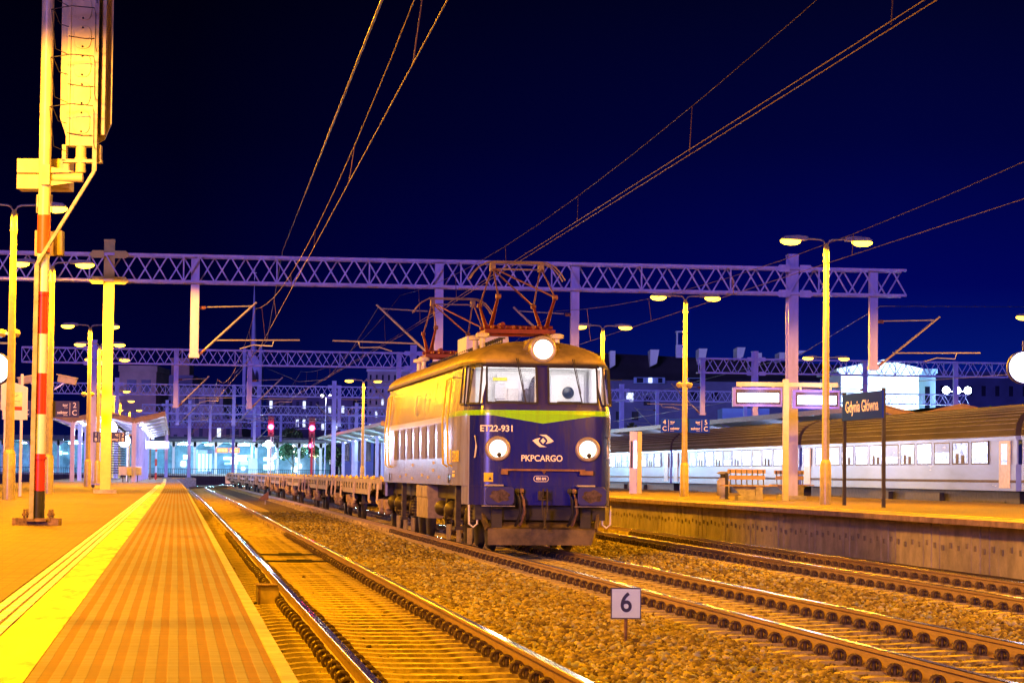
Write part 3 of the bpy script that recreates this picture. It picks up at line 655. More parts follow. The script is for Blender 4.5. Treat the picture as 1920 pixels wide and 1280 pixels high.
# lower apron of the nose, both ends
for end in (0,1):
    o1 = [(x,y) for x,y in outline(WB,0,LL) if y < 1.0]
    o1 = sorted(o1,key=lambda p:math.atan2(p[0],p[1]-2.0))
    o1 = [(-1.452,.95)]+[p for p in o1 if True]
    ring = [(-x,y) for x,y in outline(WB,0,LL)[:8][::-1]]+outline(WB,0,LL)[1:8]; ring = [(ring[0][0],.95)]+ring[1:-1]+[(ring[-1][0],.95)]
    b = MB(); n = len(ring); T = (lambda p:(p[0],p[1])) if end==0 else (lambda p:(p[0],LL-p[1]))
    vs = [(*T(p),z) for z in (.885,1.238) for p in ring]; inn = [(x*.96,y+.06 if y<.6 else y) for x,y in ring]; vs += [(*T(p),z) for z in (.885,1.238) for p in inn]
    fs_ = [(i,i+1,n+i+1,n+i) for i in range(n-1)]+[(2*n+i,2*n+i+1,3*n+i+1,3*n+i) for i in range(n-1)]+[(i,i+1,2*n+i+1,2*n+i) for i in range(n-1)]+[(n+i,n+i+1,3*n+i+1,3*n+i) for i in range(n-1)]+[(0,n,3*n,2*n),(n-1,2*n-1,4*n-1,3*n-1)]
    b.add(vs,fs_); b.build('nose_apron', m_body, loco)
# front fittings
b = MB()
for s in (-1,1): b.path([(s*1.27,.22,2.18),(s*1.27,.14,2.17),(s*1.25,.13,1.98),(s*1.27,.14,1.79),(s*1.27,.22,1.78)],.016,8)
b.build('hand_grab', m_white, loco) if False else None
for s in (-1,1):
    b = MB(); b.path([(s*1.27,.24,2.18),(s*1.275,.13,2.17),(s*1.26,.11,1.98),(s*1.275,.13,1.79),(s*1.27,.24,1.78)],.016,8); b.build('handrail', m_white, loco)
b = MB(); b.bb((-.78,-.09,1.53),(.8,.02,1.565)); b.bb((-.80,-.11,1.46),(-.68,.0,1.54)); b.bb((.70,-.11,1.46),(.95,.0,1.54)); b.prism([(-.02,1.53),(.06,1.53),(.02,1.47)],-.05,-.02); b.build('front_step', M('step_rust',(.25,.13,.06),.7,var=.4), loco)
for s in (-1,1):
    t = MB(); t.lathe([(.13,0),(.13,-.18),(.10,-.19),(.10,-.42)],c=(s*.875,0.02,1.05),axis='Y',n=18); bf = t.build('buffer', m_dark, loco)
    t = MB(); R_ = [( .27*a,.17*c_) for a,c_ in ((-1,-.7),(-.85,-1),(.85,-1),(1,-.7),(1,.7),(.85,1),(-.85,1),(-1,.7))]
    t.prism([(s*.875+u,1.06+v) for u,v in R_],-.47,-.42); bh = bevel(t.build('buffer_head', m_bufb, bf) if 'm_bufb' in globals() else t.build('buffer_head', M('buffer_blue',(.02,.022,.22),.35,var=0), bf),.012)
    t = MB(); pts = [(s*.875+(.19+.025*math.sin(k*2.3)+.015*math.sin(k*4.1))*math.cos(2*PI*k/22),-.4725,1.06+(.115+.02*math.sin(k*1.7))*math.sin(2*PI*k/22)) for k in range(22)]
    t.add(pts,[tuple(range(22))]); t.add([(p[0],-.474-.0,p[2]) for p in pts],[tuple(range(22))[::-1]]) if False else None
    t.build('grease_stain', M('grease',(.02,.012,.012),.3,var=.6,scale=18,col2=(.10,.07,.08)), bh)
    t = MB(); t.bb((s*.875-.3,-.35,.86),(s*.875+.3,-.1,.875)); t.bb((s*.875-.24,-.2,1.24),(s*.875+.05*0+.1,-.02,1.27)); t.build('step_plate', m_galv, bf)
# yellow notice, coupling, hoses
b = MB(); b.bb((-1.115,-.002 +.03,1.32),(-.885,.05,1.49)); b.build('warning_notice', m_yellow, loco)
b = MB(); pts = [(-1.03,1.36),(-.97,1.36),(-1.0,1.42)]; b.prism(pts,.022,.027); b.build('warning_symbol', m_navy, loco)
b = MB(); b.bb((-.09,-.14,.98),(.09,.05,1.15)); b.path([(0,-.1,1.08),(0,-.32,1.12),(-.02,-.36,1.02)],.035,8)
for s in (-1,1): b.bar((s*.035,-.34,1.2),(s*.05,-.30,.85),.03); b.bar((s*.05,-.30,.85),(0,-.30,.52),.025)
b.lathe([(.001,-.03),(.03,-.02),(.03,.02),(.001,.03)],c=(0,-.30,.46),n=10); b.tube((0,-.3,.85),(0,-.3,.5),.02); b.build('screw_coupling', m_grime, loco)
for xx,mt in ((-.50,m_black),(.50,m_black),(-.42,m_rust),(.58,m_rust)):
    b = MB(); b.path([(xx,.0,1.13),(xx,-.14,1.12),(xx+.03,-.2,.98),(xx+.06,-.18,.75),(xx,-.12,.55),(xx-.02,-.05,.5)],.028,8); b.lathe([(.045,0),(.05,.05),(.03,.08)],c=(xx,-.14,1.12),n=8); b.build('brake_hose', mt, loco)
# buffer beam frame and snow plough
b = MB(); b.bb((-1.25,.25,.60),(1.25,.6,.98)); b.bb((-.95,.12,.45),(-.75,.5,.9)); b.bb((.75,.12,.45),(.95,.5,.9)); b.build('headstock', m_dark, loco)
b = MB(); t_ = [(-.80,.02,.13),(.86,.02,.13),(1.02,.02,.44),(-.86,.02,.46),(-1.08,.42,.62),(1.16,.42,.62)]
vs = [(-1.02,.10,.13),(.96,.10,.13),(1.04,.10,.42),(-1.02,.10,.44),(-.86,.28,.56),(.94,.28,.56)]; vs2 = [(x,y+.03,z) for x,y,z in vs]
b.add(vs+vs2,[(0,1,2,3),(3,2,5,4),(6,9,8,7),(9,10,11,8),(0,6,7,1),(1,7,8,2),(2,8,11,5),(5,11,10,4),(4,10,9,3),(3,9,6,0)])
for xx in (-.86,-.3,.62): b.bar((xx,.13,.4),(xx*1.0,.55,.85),.05)
b.bar((-1.03,.1,.44),(-1.2,.5,.95),.05,.12); b.bar((1.05,.1,.42),(1.2,.5,.95),.05,.12); b.build('snow_plough', M('plough_paint',(.13,.095,.04),.5,var=.6,scale=3,bump=.1), loco)
for s in (-1,1):
    b = MB(); b.path([(s*1.36,.3,.88),(s*1.36,.28,.52),(s*1.28,.28,.46),(s*1.2,.28,.52),(s*1.2,.3,.88)],.02,6); b.build('shunter_step', m_white, loco)
# handrails and doors on the left and right flank, louvres
for s in (-1,1):
    xs_ = s*1.50
    for y0 in (2.15,14.7):
        b = MB(); b.prism([(y0+.08,1.35),(y0+.72,1.35),(y0+.72,3.42),(y0+.08,3.42)], s*1.455, s*1.484, axis='X')
        for vtx in range(len(b.v)):
            x_,y_,z_ = b.v[vtx]; b.v[vtx] = (x_-s*max(0,.125*(z_-2.6)), y_, z_)
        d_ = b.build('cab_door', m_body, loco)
        for yh in (y0-.02,y0+.82):
            b = MB(); b.path([(s*1.42,yh,3.36),(s*1.50,yh,3.33),(s*1.58,yh,2.5),(s*1.56,yh,1.66),(s*1.47,yh,1.60)],.02,6); b.build('handrail', m_yellow, loco)
        b = MB(); b.bb((xs_-.012,y0+.3,1.28),(xs_+.006,y0+.42,1.46)); b.bb((xs_-.02,y0+.15,3.0) ,(xs_-.0,y0+.2,3.05)); b.build('step_recess', m_black, loco)
    for k in range(7):
        y0 = 3.75+k*1.56
        b = MB(); b.bb((s*1.478,y0,1.78),(s*1.492,y0+.92,2.48)); lv_ = b.build('side_louvre', M('louvre_brown',(.085,.06,.075),.45,var=.2), loco)
        b = MB()
        for j in range(11): b.box((s*1.496,y0+.46,1.83+j*.06),(.012,.88,.012))
        b.build('louvre_blade', M('louvre_brown'), lv_)
    for y0,y1 in ((3.35,4.5),(12.9,14.5)):
        b = MB(); b.prism([(y0,2.69),(y1,2.69),(y1,3.48),(y0,3.48)], s*1.45, s*1.478, axis='X')
        for vtx in range(len(b.v)):
            x_,y_,z_ = b.v[vtx]; b.v[vtx] = (x_-s*.126*(z_-2.6), y_, z_)
        b.build('upper_louvre', M('louvre_brown'), loco)
    for y0 in (7.2,9.0):
        b = MB(); b.path([(s*1.40,y0,3.2),(s*1.46,y0,3.18),(s*1.50,y0,2.8),(s*1.46,y0,2.72)],.012,6); b.build('handrail', m_galv, loco)
    mir = MB(); mir.bar((s*1.42,.9,3.3),(s*1.64,.75,3.3),.02)
    mir.build('mirror_bracket', m_dark, loco)
# bogies
def loco_bogie(yc):
    f = MB()
    for s in (-1,1): f.bb((s*1.02-.06,yc-2.4,.62),(s*1.02+.06,yc+2.4,.92)); f.bb((s*1.14-.03,yc-2.1,.72),(s*1.14+.03,yc+2.1,.82))
    f.bb((-1,yc-1.1,.6),(1,yc-.8,.85)); f.bb((-1,yc+.8,.6),(1,yc+1.1,.85)); f.bb((-1,yc-2.4,.55),(1,yc-2.25,.8)); f.bb((-1,yc+2.25,.55),(1,yc+2.4,.8))
    bg_ = f.build('bogie', m_grime, loco)
    for k in (-1,0,1):
        yw = yc+k*1.75
        ww = MB()
        for s in (-1,1): ww.lathe([(.2,-.07),(.60,-.06),(.625,-.02),(.655,.05),(.655,.07),(.2,.07)],c=(s*.745,yw,.625),axis='X',n=36)
        ww.tube((-.7,yw,.625),(.7,yw,.625),.1); ww.build('wheelset', m_dark, bg_)
        for s in (-1,1):
            ab = MB(); ab.lathe([(.13,-.1),(.17,-.08),(.19,.0),(.17,.1),(.12,.16),(.10,.20)],c=(s*1.15,yw,.64),axis='X',n=18); ab.bb((s*1.1-.05,yw-.24,.50),(s*1.1+.05,yw+.24,.72)); ab.build('axle_box', m_grime, bg_)
            sp = MB()
            for dy in (-.42,.42):
                for j in range(5): sp.lathe([(.085,0),(.11,.02),(.085,.04)],c=(s*1.14,yw+dy,.52+j*.07),n=12)
                sp.tube((s*1.14,yw+dy,.45),(s*1.14,yw+dy,.9),.05)
            sp.build('spring', m_grime, bg_)
            tr = MB(); tr.prism([(yw-.62,.42),(yw-.30,.42),(yw-.42,.1),(yw-.50,.1)], s*1.17, s*1.20, axis='X'); tr.prism([(yw-.47,.42),(yw-.44,.42),(yw-.455,.1)], s*1.2, s*1.26, axis='X')
            tr.build('sand_pipe_guard', M('guard_paint',(.34,.28,.10),.6,var=.3), bg_)
            cy = MB(); cy.lathe([(.03,-.28),(.10,-.2),(.16,-.02),(.17,.12),(.12,.2)],c=(s*1.22,yw+.55,.74),axis='Y',n=16); cy.build('brake_cylinder', m_grime, bg_)
            if k != 0:
                fn = MB(); fn.lathe([(.2,0),(.22,.05),(.17,.09),(.15,.06),(.1,.1),(.05,.12)],c=(s*1.20,yw+.1,1.06),axis='X',n=20); fn.build('fan_housing', m_grime, bg_)
    for s in (-1,1):
        v = MB(); v.bb((s*1.34-.05,yc-1.42,.42),(s*1.34+.05,yc-1.22,1.25)); v.bar((s*1.3,yc-.8,1.22),(s*1.3,yc-1.3,.8),.05); v.bb((s*1.34-.08,yc-1.5,.36),(s*1.34+.08,yc-1.1,.43)); v.build('yaw_damper_post', m_grime, bg_)
    return bg_
loco_bogie(3.55); loco_bogie(14.3)
b = MB(); b.bb((-1.42,7.0,.50),(-.5,9.3,1.23)); b.bb((.5,7.0,.50),(1.42,9.3,1.23)); b.bb((-1.44,7.05,.95),(-1.41,8.1,1.2)); b.bb((-1.44,8.2,.95),(-1.41,9.25,1.2)); bevel(b.build('battery_box', M('box_paint',(.28,.22,.12),.55,var=.35), loco),.01)
b = MB(); b.bb((-1.2,.9,.95),(1.2,17.0,1.235)); b.bb((-.9,9.4,.45),(.9,10.8,1.2)); b.build('underframe', m_dark, loco)
# lettering on the nose and the flank
m_let = M('white_lettering',(.85,.83,.80),.4,var=0); m_lety = M('yellow_lettering',(.85,.68,.02),.45,var=0)
def ynose(x): return .0
text('ET22-931',.165,m_let,'number',loco,(-.88,.010,2.32),rot=(PI/2,0,-.09),bold=.004)
text('PKPCARGO',.165,m_let,'company_lettering',loco,(-.02,-.008,1.765),sx=.93,bold=.003)
text('850 kN',.07,m_let,'load_lettering',loco,(-.03,-.006,1.385),bold=.003,sx=.9)
b = MB(); rr = []
for k in range(24):
    a = 2*PI*k/24; rr.append((-.03+.085*(1 if math.cos(a)>0 else -1)+.055*math.cos(a),-.006,1.385+.055*math.sin(a)))
for k in range(24): b.bar(rr[k],rr[(k+1)%24],.010)
b.build('load_lettering_ring', m_let, loco)
b = MB()
for s in (-1,1):                                  # winged emblem: two swept leaves round a diamond
    a = [(-.076,.116),(.06,.116),(.125,.068),(.205,-.005),(.15,-.035),(.09,-.05),(.052,-.056),(.088,-.008),(.074,.03),(.03,.078),(-.03,.10)]
    b.prism([(s*u,s*v+2.10) for u,v in (a if s>0 else a)],-.011-.0007*s,-.006-.0007*s)
b.prism([(-.05,2.10),(0,2.155),(.05,2.10),(0,2.045)],-.0125,-.008); b.build('emblem', m_let, loco)
text('ET22-931',.30,m_lety,'number',loco,(-1.493,1.45,1.79),rot=(PI/2,0,-PI/2),bold=.006,sx=.95,align='CENTER')
b = MB(); b.bb((-1.494,2.2,1.68),(-1.486,2.42,1.95)); b.bb((-1.494,1.6,1.40),(-1.486,1.95,1.46)); b.bb((-1.494,1.6,1.49),(-1.486,1.9,1.52)); b.build('number_patch', m_lety, loco)
for k,(yy_,zz_) in enumerate(((5.2,1.66),(5.3,1.5),(6.3,1.35),(7.5,1.4),(9.5,1.62),(9.6,1.32),(11,1.4),(12.4,1.35),(4.2,1.36))): b = MB(); b.bb((-1.490,yy_,zz_),(-1.484,yy_+.3,zz_+.06)); b.build('data_stencil', M('stencil_white',(.55,.48,.30),.5), loco)
# pantographs
m_porc = M('pale_insulator',(.62,.58,.50),.3,var=.1); m_pan = M('pantograph_red',(.17,.022,.016),.45,.1,var=.25)
def panto(yc):
    t = empty('pantograph'); t.parent = loco; t.location = (0,yc,0)
    b = MB(); 
    for y in (-.55,.55): b.bb((-.72,y-.04,4.30),(.72,y+.04,4.38))
    for x in (-.66,.66): b.bb((x-.035,-.6,4.30),(x+.035,.6,4.38))
    for y in (-.35,.35): b.tube((-.7,y,4.44),(.7,y,4.44),.04)
    for k in range(9): b.lathe([(.05,0),(.04,.06)],c=(-.55+k*.14,-.5+.07*(k%3),4.4),n=7)
    b.tube((-.3,-.2,4.5),(-.3,.3,4.5),.05); b.build('base_frame', m_pan, t)
    for x in (-.76,.76):
        for y in (-.55,.55):
            i_ = MB(); 
            for j in range(2): i_.lathe([(.06,0),(.15,.02),(.13,.05),(.06,.07)],c=(x,y,4.20+j*.04),n=16)
            i_.lathe([(.055,0),(.055,.25)],c=(x,y,3.98),n=12); i_.build('insulator', m_porc, t)
    lo_ = MB(); upm = MB()
    for x in (-.57,.57):
        for s in (-1,1):
            lo_.tube((x,s*.35,4.44),(x*1.0,s*1.45,4.98),.048,.026,n=10)
    lo_.build('lower_arm', m_pan, t)
    for s in (-1,1):
        for x in (-1,1):
            upm.tube((x*.57,s*1.45,4.98),(x*.50,s*.06,5.66),.017,n=8)
            upm.lathe([(.05,-.05),(.05,.05)],c=(x*.57,s*1.45,4.98),axis='X',n=10)
        upm.tube((.57,s*1.45,4.98),(-.50,s*.06,5.66),.018,n=6)
    upm.build('upper_frame', M('pantograph_tube',(.22,.10,.07),.4,.3,var=.2), t)
    h = MB(); 
    for y in (-.16,.16):
        pts = [(-.98,y,5.42),(-.90,y,5.55),(-.78,y,5.68),(-.6,y,5.775),(-.5,y,5.785),(.5,y,5.785),(.6,y,5.775),(.78,y,5.68),(.90,y,5.55),(.98,y,5.42)]
        h.path(pts,.016,6); h.bb((-.52,y-.03,5.765),(.52,y+.03,5.795))
    for x in (-.5,.5): h.bb((x-.05,-.12,5.6),(x+.05,.12,5.75))
    h.bar((-.5,0,5.64),(.5,0,5.64),.03); h.build('collector_head', M('collector_head',(.26,.19,.15),.4,.4,var=.2), t)
panto(3.75); panto(14.9)
# ------------------------------------------------------------------ flat wagons
m_sill = M('wagon_sill',(.30,.26,.30),.6,var=.35,scale=5); m_deck = M('wagon_deck',(.24,.15,.08),.85,var=.4,scale=3)
def wagon():
    t = empty('flat_wagon'); L = 19.2
    b = MB(); b.bb((-1.38,.1,1.16),(1.38,L-.1,1.235)); b.build('deck', m_deck, t)
    for s in (-1,1):
        b = MB(); pr_ = [(.05,1.30),(L-.05,1.30),(L-.05,1.03),(L-2.6,1.03),(L-4.2,.86),(4.2,.86),(2.6,1.03),(.05,1.03)]
        b.prism(pr_, s*1.40, s*1.45, axis='X'); sl_ = b.build('side_sill', m_sill, t)
        for k in range(15):
            r_ = MB(); yq = 1.4+k*1.18
            for j in range(8):
                a0,a1 = -2.2+j*.62,-2.2+(j+1)*.62; r_.bar((s*1.462,yq+.10*math.cos(a0),1.10+.08*math.sin(a0)),(s*1.462,yq+.10*math.cos(a1),1.10+.08*math.sin(a1)),.022)
            r_.build('lashing_ring', m_dark, sl_)
        for k in range(6):
            k_ = MB(); yq = 1.3+k*3.2+.4*(k%2); k_.bb((s*1.30-.04,yq-.05,1.23),(s*1.30+.04,yq+.05,1.32)); k_.lathe([(.04,0),(.04,.04),(.02,.055)],c=(s*1.30,yq,1.31),n=8); k_.build('stake_pocket', m_yellow, t)
        for yq in (.5,3.4,9.5,15.6,18.6):
            k_ = MB(); k_.bar((s*1.47,yq,1.2),(s*1.50,yq,.72),.05); k_.bar((s*1.50,yq,.72),(s*1.47,yq-.2,.66),.05); k_.build('sill_lever', M('lever',(.6,.5,.3),.5), t)
    b = MB()
    for e_,yy_ in ((-1,.0),(1,L)):
        b.bb((-1.35,min(yy_,yy_-e_*.12),.9),(1.35,max(yy_,yy_-e_*.12),1.2))
        for s in (-1,1): b.lathe([(.1,0),(.1,e_*.35),(.22,e_*.36),(.22,e_*.42)],c=(s*.875,yy_,1.04),axis='Y',n=14)
    b.bb((-.25,.1,.8),(.25,L-.1,1.15)); b.build('underframe', m_grime, t)
    for yc in (2.9,L-2.9):
        g_ = MB()
        for s in (-1,1): g_.prism([(yc-1.3,.62),(yc-.4,.42),(yc+.4,.42),(yc+1.3,.62),(yc+1.3,.74),(yc+.6,.8),(yc-.6,.8),(yc-1.3,.74)], s*.98, s*1.08, axis='X')
        g_.bb((-.95,yc-.2,.4),(.95,yc+.2,.85)); bo = g_.build('bogie', m_grime, t)
        for dy in (-.9,.9):
            w_ = MB()
            for s in (-1,1): w_.lathe([(.1,-.06),(.44,-.06),(.46,0),(.49,.05),(.49,.065),(.1,.065)],c=(s*.745,yc+dy,.46),axis='X',n=22)
            w_.tube((-.7,yc+dy,.46),(.7,yc+dy,.46),.08); w_.build('wheelset', m_dark, bo)
            for s in (-1,1):
                a_ = MB(); a_.lathe([(.12,-.06),(.15,0),(.12,.12),(.05,.15)],c=(s*1.1,yc+dy,.48),axis='X',n=12); a_.bb((s*1.03,yc+dy-.2,.5),(s*1.13,yc+dy+.2,.66)); a_.lathe([(.08,0),(.1,.25)],c=(s*1.1,yc+dy+.3,.5),n=10); a_.lathe([(.08,0),(.1,.25)],c=(s*1.1,yc+dy-.3,.5),n=10); a_.build('axle_box', M('axle_paint',(.36,.26,.13),.6,var=.5), bo)
    b = MB(); b.lathe([(.16,0),(.18,.1),(.18,.5),(.14,.6)],c=(-1.0,7.2,.75),axis='Y',n=14); b.bb((-1.3,8.6,.55),(-1.2,8.75,1.0)); b.bb((-1.35,8.3,.55),(-1.1,9.1,.6)); b.build('brake_gear', m_grime, t)
    return t
wg = wagon(); Y = LY+LL+1.25
ordn = ['first','second','third','fourth','fifth','sixth','seventh','eighth','ninth','tenth']
for k in range(9):
    x = TRK[2](Y); a = math.atan2(-(TRK[2](Y+19)-x),19)
    lab = 'empty flat wagon coupled directly behind the locomotive' if k==0 else f'empty flat wagon, {ordn[k]} in the string behind the locomotive'
    if k==0: wg.location = (x,Y,0); wg.rotation_euler.z = a; tag(wg,lab,'flat wagon','flat wagons behind the locomotive')
    else: copy_tree(wg, loc=(x,Y,0), rz=a, label=lab)
    Y += 20.1
# ------------------------------------------------------------------ signal mast on the left platform
m_mastw = M('mast_white',(.62,.70,.98),.35,var=.12,scale=8,stretch=(1,1,.2)); m_mastu = M('mast_upper',(.74,.66,.42),.35,var=.12); m_mastr = M('mast_red',(.62,.035,.02),.35,var=.15)
m_sigb = M('signal_grey',(.60,.52,.26),.5,var=.1)
bp = PZ(70,984,.76)
sm = empty('signal_mast',(bp.x,bp.y,.76),rz=-TH,label='tall red and white banded signal mast with a large signal head seen from behind',cat='signal mast')
def zz(py): return (880-py)/150.+.70
b = MB()
def band(y0,y1,r): return [(r,zz(y1)),(r,zz(y0))]
b.tube((0,0,.08),(0,0,zz(920)),.088,n=24); b.build('base_tube', m_dark, sm)
for i,(y0,y1) in enumerate(((850,920),(775,850),(697,775),(622,697),(547,622),(470,547))):
    b = MB(); b.tube((.01,0,zz(y1)),(.01,0,zz(y0)),.077,n=24); b.build('red_band' if i%2==0 else 'white_band', m_mastr if i%2==0 else m_mastw, sm)
b = MB(); b.tube((.01,0,zz(467)),(.01,0,zz(395)),.083,n=24); b.build('red_band', M('mast_orange',(.75,.10,.02),.4,var=.1), sm)
b = MB(); b.tube((.01,0,zz(395)),(.01,0,9.2),.078,n=24); b.build('upper_tube', m_mastu, sm)
for a_,c_ in ((548,542),(860,855)): b = MB(); b.tube((.01,0,zz(a_)),(.01,0,zz(c_)),.093,n=24); b.build('collar', m_mastr, sm)
b = MB(); b.bb((-.30,-.10,.0),(.28,-.04,.09)); b.bb((-.30,.10,.0),(.28,.16,.09)); b.bb((-.12,-.2,.05),(.14,.22,.08))
for x_ in (-.15,.17):
    for y_ in (-.1,.1): b.tube((x_,y_,.05),(x_,y_,.2),.015,n=8); b.lathe([(.03,0),(.03,.03)],c=(x_,y_,.12),n=6)
b.build('base_frame', m_rust, sm)
b = MB(); b.bar((-.055,-.13,.04),(-.045,-.13,zz(490)),.055,.04); b.bar((-.045,-.13,zz(490)),(.66,-.13,zz(312)),.055,.04); b.bar((.66,-.13,zz(312)),(.66,-.13,8.9),.055,.04)
for k in range(7): b.bb((-.075,-.152,.4+k*.5),(-.02,-.148,.41+k*.5))
b.build('cable_channel', M('old_galvanised',(.36,.33,.28),.6,.2,var=.3), sm)
hx = .49
b = MB(); pts = [(-.33,9.0),(-.33,zz(205)),(-.24,zz(245)),(-.18,zz(252)),(.18,zz(252)),(.25,zz(245)),(.33,zz(215)),(.33,9.0)]
b.prism([(hx+u,v) for u,v in pts],.16,.19); b.build('back_board', m_sigb, sm)
b = MB(); b.bb((hx-.20,-.05,zz(262)),(hx+.17,.17,9.0)); b.bb((hx-.21,-.07,zz(262)),(hx-.17,-.045,9.0)); b.bb((hx+.13,-.07,zz(262)),(hx+.16,-.045,9.0)); b.bb((hx+.22,-.02,zz(240)),(hx+.27,.15,9.0)); hb = b.build('signal_housing', m_sigb, sm)
for k in range(8):
    zc = zz(217)+k*.363; b = MB(); o_ = [(hx-.02+.112*(1 if abs(math.cos(a))>.7 else abs(math.cos(a))/.7)*(1 if math.cos(a)>0 else -1), zc+.148*math.sin(a)) for a in [2*PI*j/20+.01 for j in range(20)]]
    o_ = [(hx-.02+.112*math.copysign(abs(math.cos(a))**.6,math.cos(a)), zc+.148*math.copysign(abs(math.sin(a))**.8,math.sin(a))) for a in [2*PI*j/24 for j in range(24)]]
    b.prism(o_,-.066,-.05); dr = bevel(b.build('lamp_cover', m_sigb, hb),.006)
    b = MB()
    for dz in (-.12,.12): b.lathe([(.001,-.012),(.014,-.008),(.014,0)],c=(hx-.02,-.068,zc+dz),axis='Y',n=8)
    b.build('cover_bolt', m_dark, dr)
for k,zc in enumerate((zz(196),zz(102),zz(10),zz(10)+.62,)):
    b = MB(); t_ = .22
    b.path([(hx-.20,-.07,zc-.16),(hx-.30,-.15,zc-.14),(hx-.34,-.30,zc+.02*0),(hx-.36,-.42,zc+.18*0+.0)],.006,5)
    b.path([(hx-.36,-.42,zc),(hx-.1,-.44,zc+.04),(hx+.18,-.42,zc+.02),(hx+.2,-.42,zc-.06)],.007,5)
    b.path([(hx-.36,-.42,zc),(hx-.30,-.42,zc-.5),(hx-.2,-.07,zc-.52)],.006,5); b.path([(hx+.2,-.42,zc-.06),(hx+.2,-.40,zc-.45),(hx+.16,-.07,zc-.5)],.006,5)
    b.path([(hx-.2,-.075,zc-.28),(hx,-.08,zc-.31),(hx+.16,-.075,zc-.31)],.006,5); b.build('guard_hoop', m_dark, sm)
b = MB(); b.tube((hx-.03,.02,zz(312)),(hx-.03,.02,zz(250)),.065,n=16); b.lathe([(.075,0),(.085,.03),(.075,.06)],c=(hx-.03,.02,zz(292)),n=16); b.tube((.0,.02,zz(322)),(hx-.0,.02,zz(322)),.062,n=16)
b.prism([(.08,zz(340)),(hx-.1,zz(333)),(.08,zz(330))],-.07,-.06); b.prism([(.08,zz(303)),(hx-.1,zz(312)),(.08,zz(315))],-.07,-.06); b.bb((-.02,-.12,zz(338)),(.09,.1,zz(300)))
for sx_ in (-.24,.2): b.bb((hx+sx_-.02,-.05,zz(292)),(hx+sx_+.03,.1,zz(260))); 
b.bb((hx-.26,-.05,zz(294)),(hx+.24,.1,zz(288))); b.build('head_bracket', m_sigb, sm)
b = MB(); b.bb((-.40,.25,zz(341)),(.28,.60,zz(312))); b.bb((-.40,.25,zz(310)),(.28,.60,zz(282))); b.bb((-.05,.1,zz(345)),(.05,.3,zz(300))); bevel(b.build('relay_box', m_sigb, sm),.01)
b = MB(); b.bb((-.16,.3,zz(467)),(-.04,.5,zz(420))); b.bb((.08,.3,zz(467)),(.19,.5,zz(420))); b.bb((-.16,.42,zz(467)),(.19,.5,zz(420))); b.build('junction_box', M('olive_box',(.4,.33,.2),.6), sm)
b = MB(); b.path([(-.075,-.0,zz(357)),(-.085,0,zz(357)),(-.085,0,zz(390)),(.105,0,zz(390)),(.105,0,zz(357)),(-.085,0,zz(357))],.012,6); b.build('clamp', m_galv, sm)
# ------------------------------------------------------------------ number sign, arrow signs, trackside box
p = PZ(1173,1206,-.2)
t = empty('track_number_sign',(p.x,p.y,-.24),rz=-TH,label='small white square sign reading 6 on a short rusty post in the ballast',cat='sign')
b = MB(); b.tube((0,0,-.05),(0,0,.30),.018,n=12); b.build('post', m_rust, t)
b = MB(); b.bb((-.150,-.03,.285),(.150,-.005,.592)); fr_ = b.build('sign_frame', M('frame_dark',(.05,.05,.08),.5), t)
b = MB(); b.bb((-.139,-.034,.297),(.139,-.029,.580)); b.build('sign_face', M('sign_white',(.66,.92,1.0),.35,var=.05), fr_)
text('6',.27,M('sign_black',(.02,.025,.06),.5,var=0),'number',t,(0,-.038,.44),sx=.9,bold=.004)
lamp((-.25,-1.6,1.0),1.2,(.8,.85,1),parent=t,name='x') if False else None
for (px,py,s,lab,D,flip) in ((431,914,.86,'white board with a black arrowhead standing between the far rails',0,0),(497,945,.44,'small dark triangular board on a stick in the gravel near the wagons',0,1)):
    p = PZ(px,py,-.22); t = empty('arrow_sign',(p.x,p.y,-.22),rz=-TH,label=lab,cat='sign')
    h = .5*s
    b = MB(); b.bar((0,0,-.05),(0,0,h),.05*s); b.build('post', m_galv, t)
    if not flip:
        b = MB(); b.bb((-.55*s,-.03,h),(.5*s,.0,h+1.0*s)); f_ = b.build('sign_face', M('sign_pinkwhite',(.7,.62,.55),.6,var=.1), t)
        b = MB(); b.prism([(.5*s,h+.05),(.5*s,h+.95*s),(-.5*s,h+.5*s)],-.045,-.033); b.build('arrowhead', m_black, f_)
    else:
        b = MB(); b.prism([(.4*s,h),(.4*s,h+1.1*s),(-.9*s,h)],-.03,0); b.build('sign_face', M('sign_brown',(.13,.06,.03),.6), t)
p = PZ(501,1135,-.2)
t = empty('track_magnet_box',(p.x,p.y,-.22),rz=.03,label='boxy grey track magnet on the platform side of the near rail',cat='trackside box')
b = MB(); b.bb((-.13,-.22,.02),(.13,.22,.27)); bevel(b.build('housing', M('box_grey',(.34,.26,.16),.6,var=.3), t),.012)
b = MB(); b.bb((-.15,-.25,.275),(.11,.2,.29)); b.bb((-.13,-.226,.03),(-.10,-.215,.25)); b.build('lid', m_rust, t)
b = MB(); b.bb((.12,-.05,.02),(.34,.05,.06)); b.path([(-.13,0,.06),(-.25,-.1,.03),(-.4,-.1,-.02)],.015,6); b.build('bracket', m_dark, t)
for k,(px,py) in enumerate(((800,1050),(865,1057))):   # cross cables between the rails of the near track
    y_ = PZ(545,1035+k*12,-.1).y
    b = MB(); b.path([(1.45,y_,-.14),(2.0,y_,-.145),(2.9,y_+.1,-.14)],.02,6); b.bb((2.0,y_-.05,-.165),(2.45,y_+.12,-.11)); tag(b.build('track_circuit_cable', m_dark),'dark cable and flat box lying across the near track, '+('farther' if k==0 else 'nearer')+' one','cable','cables across the near track')
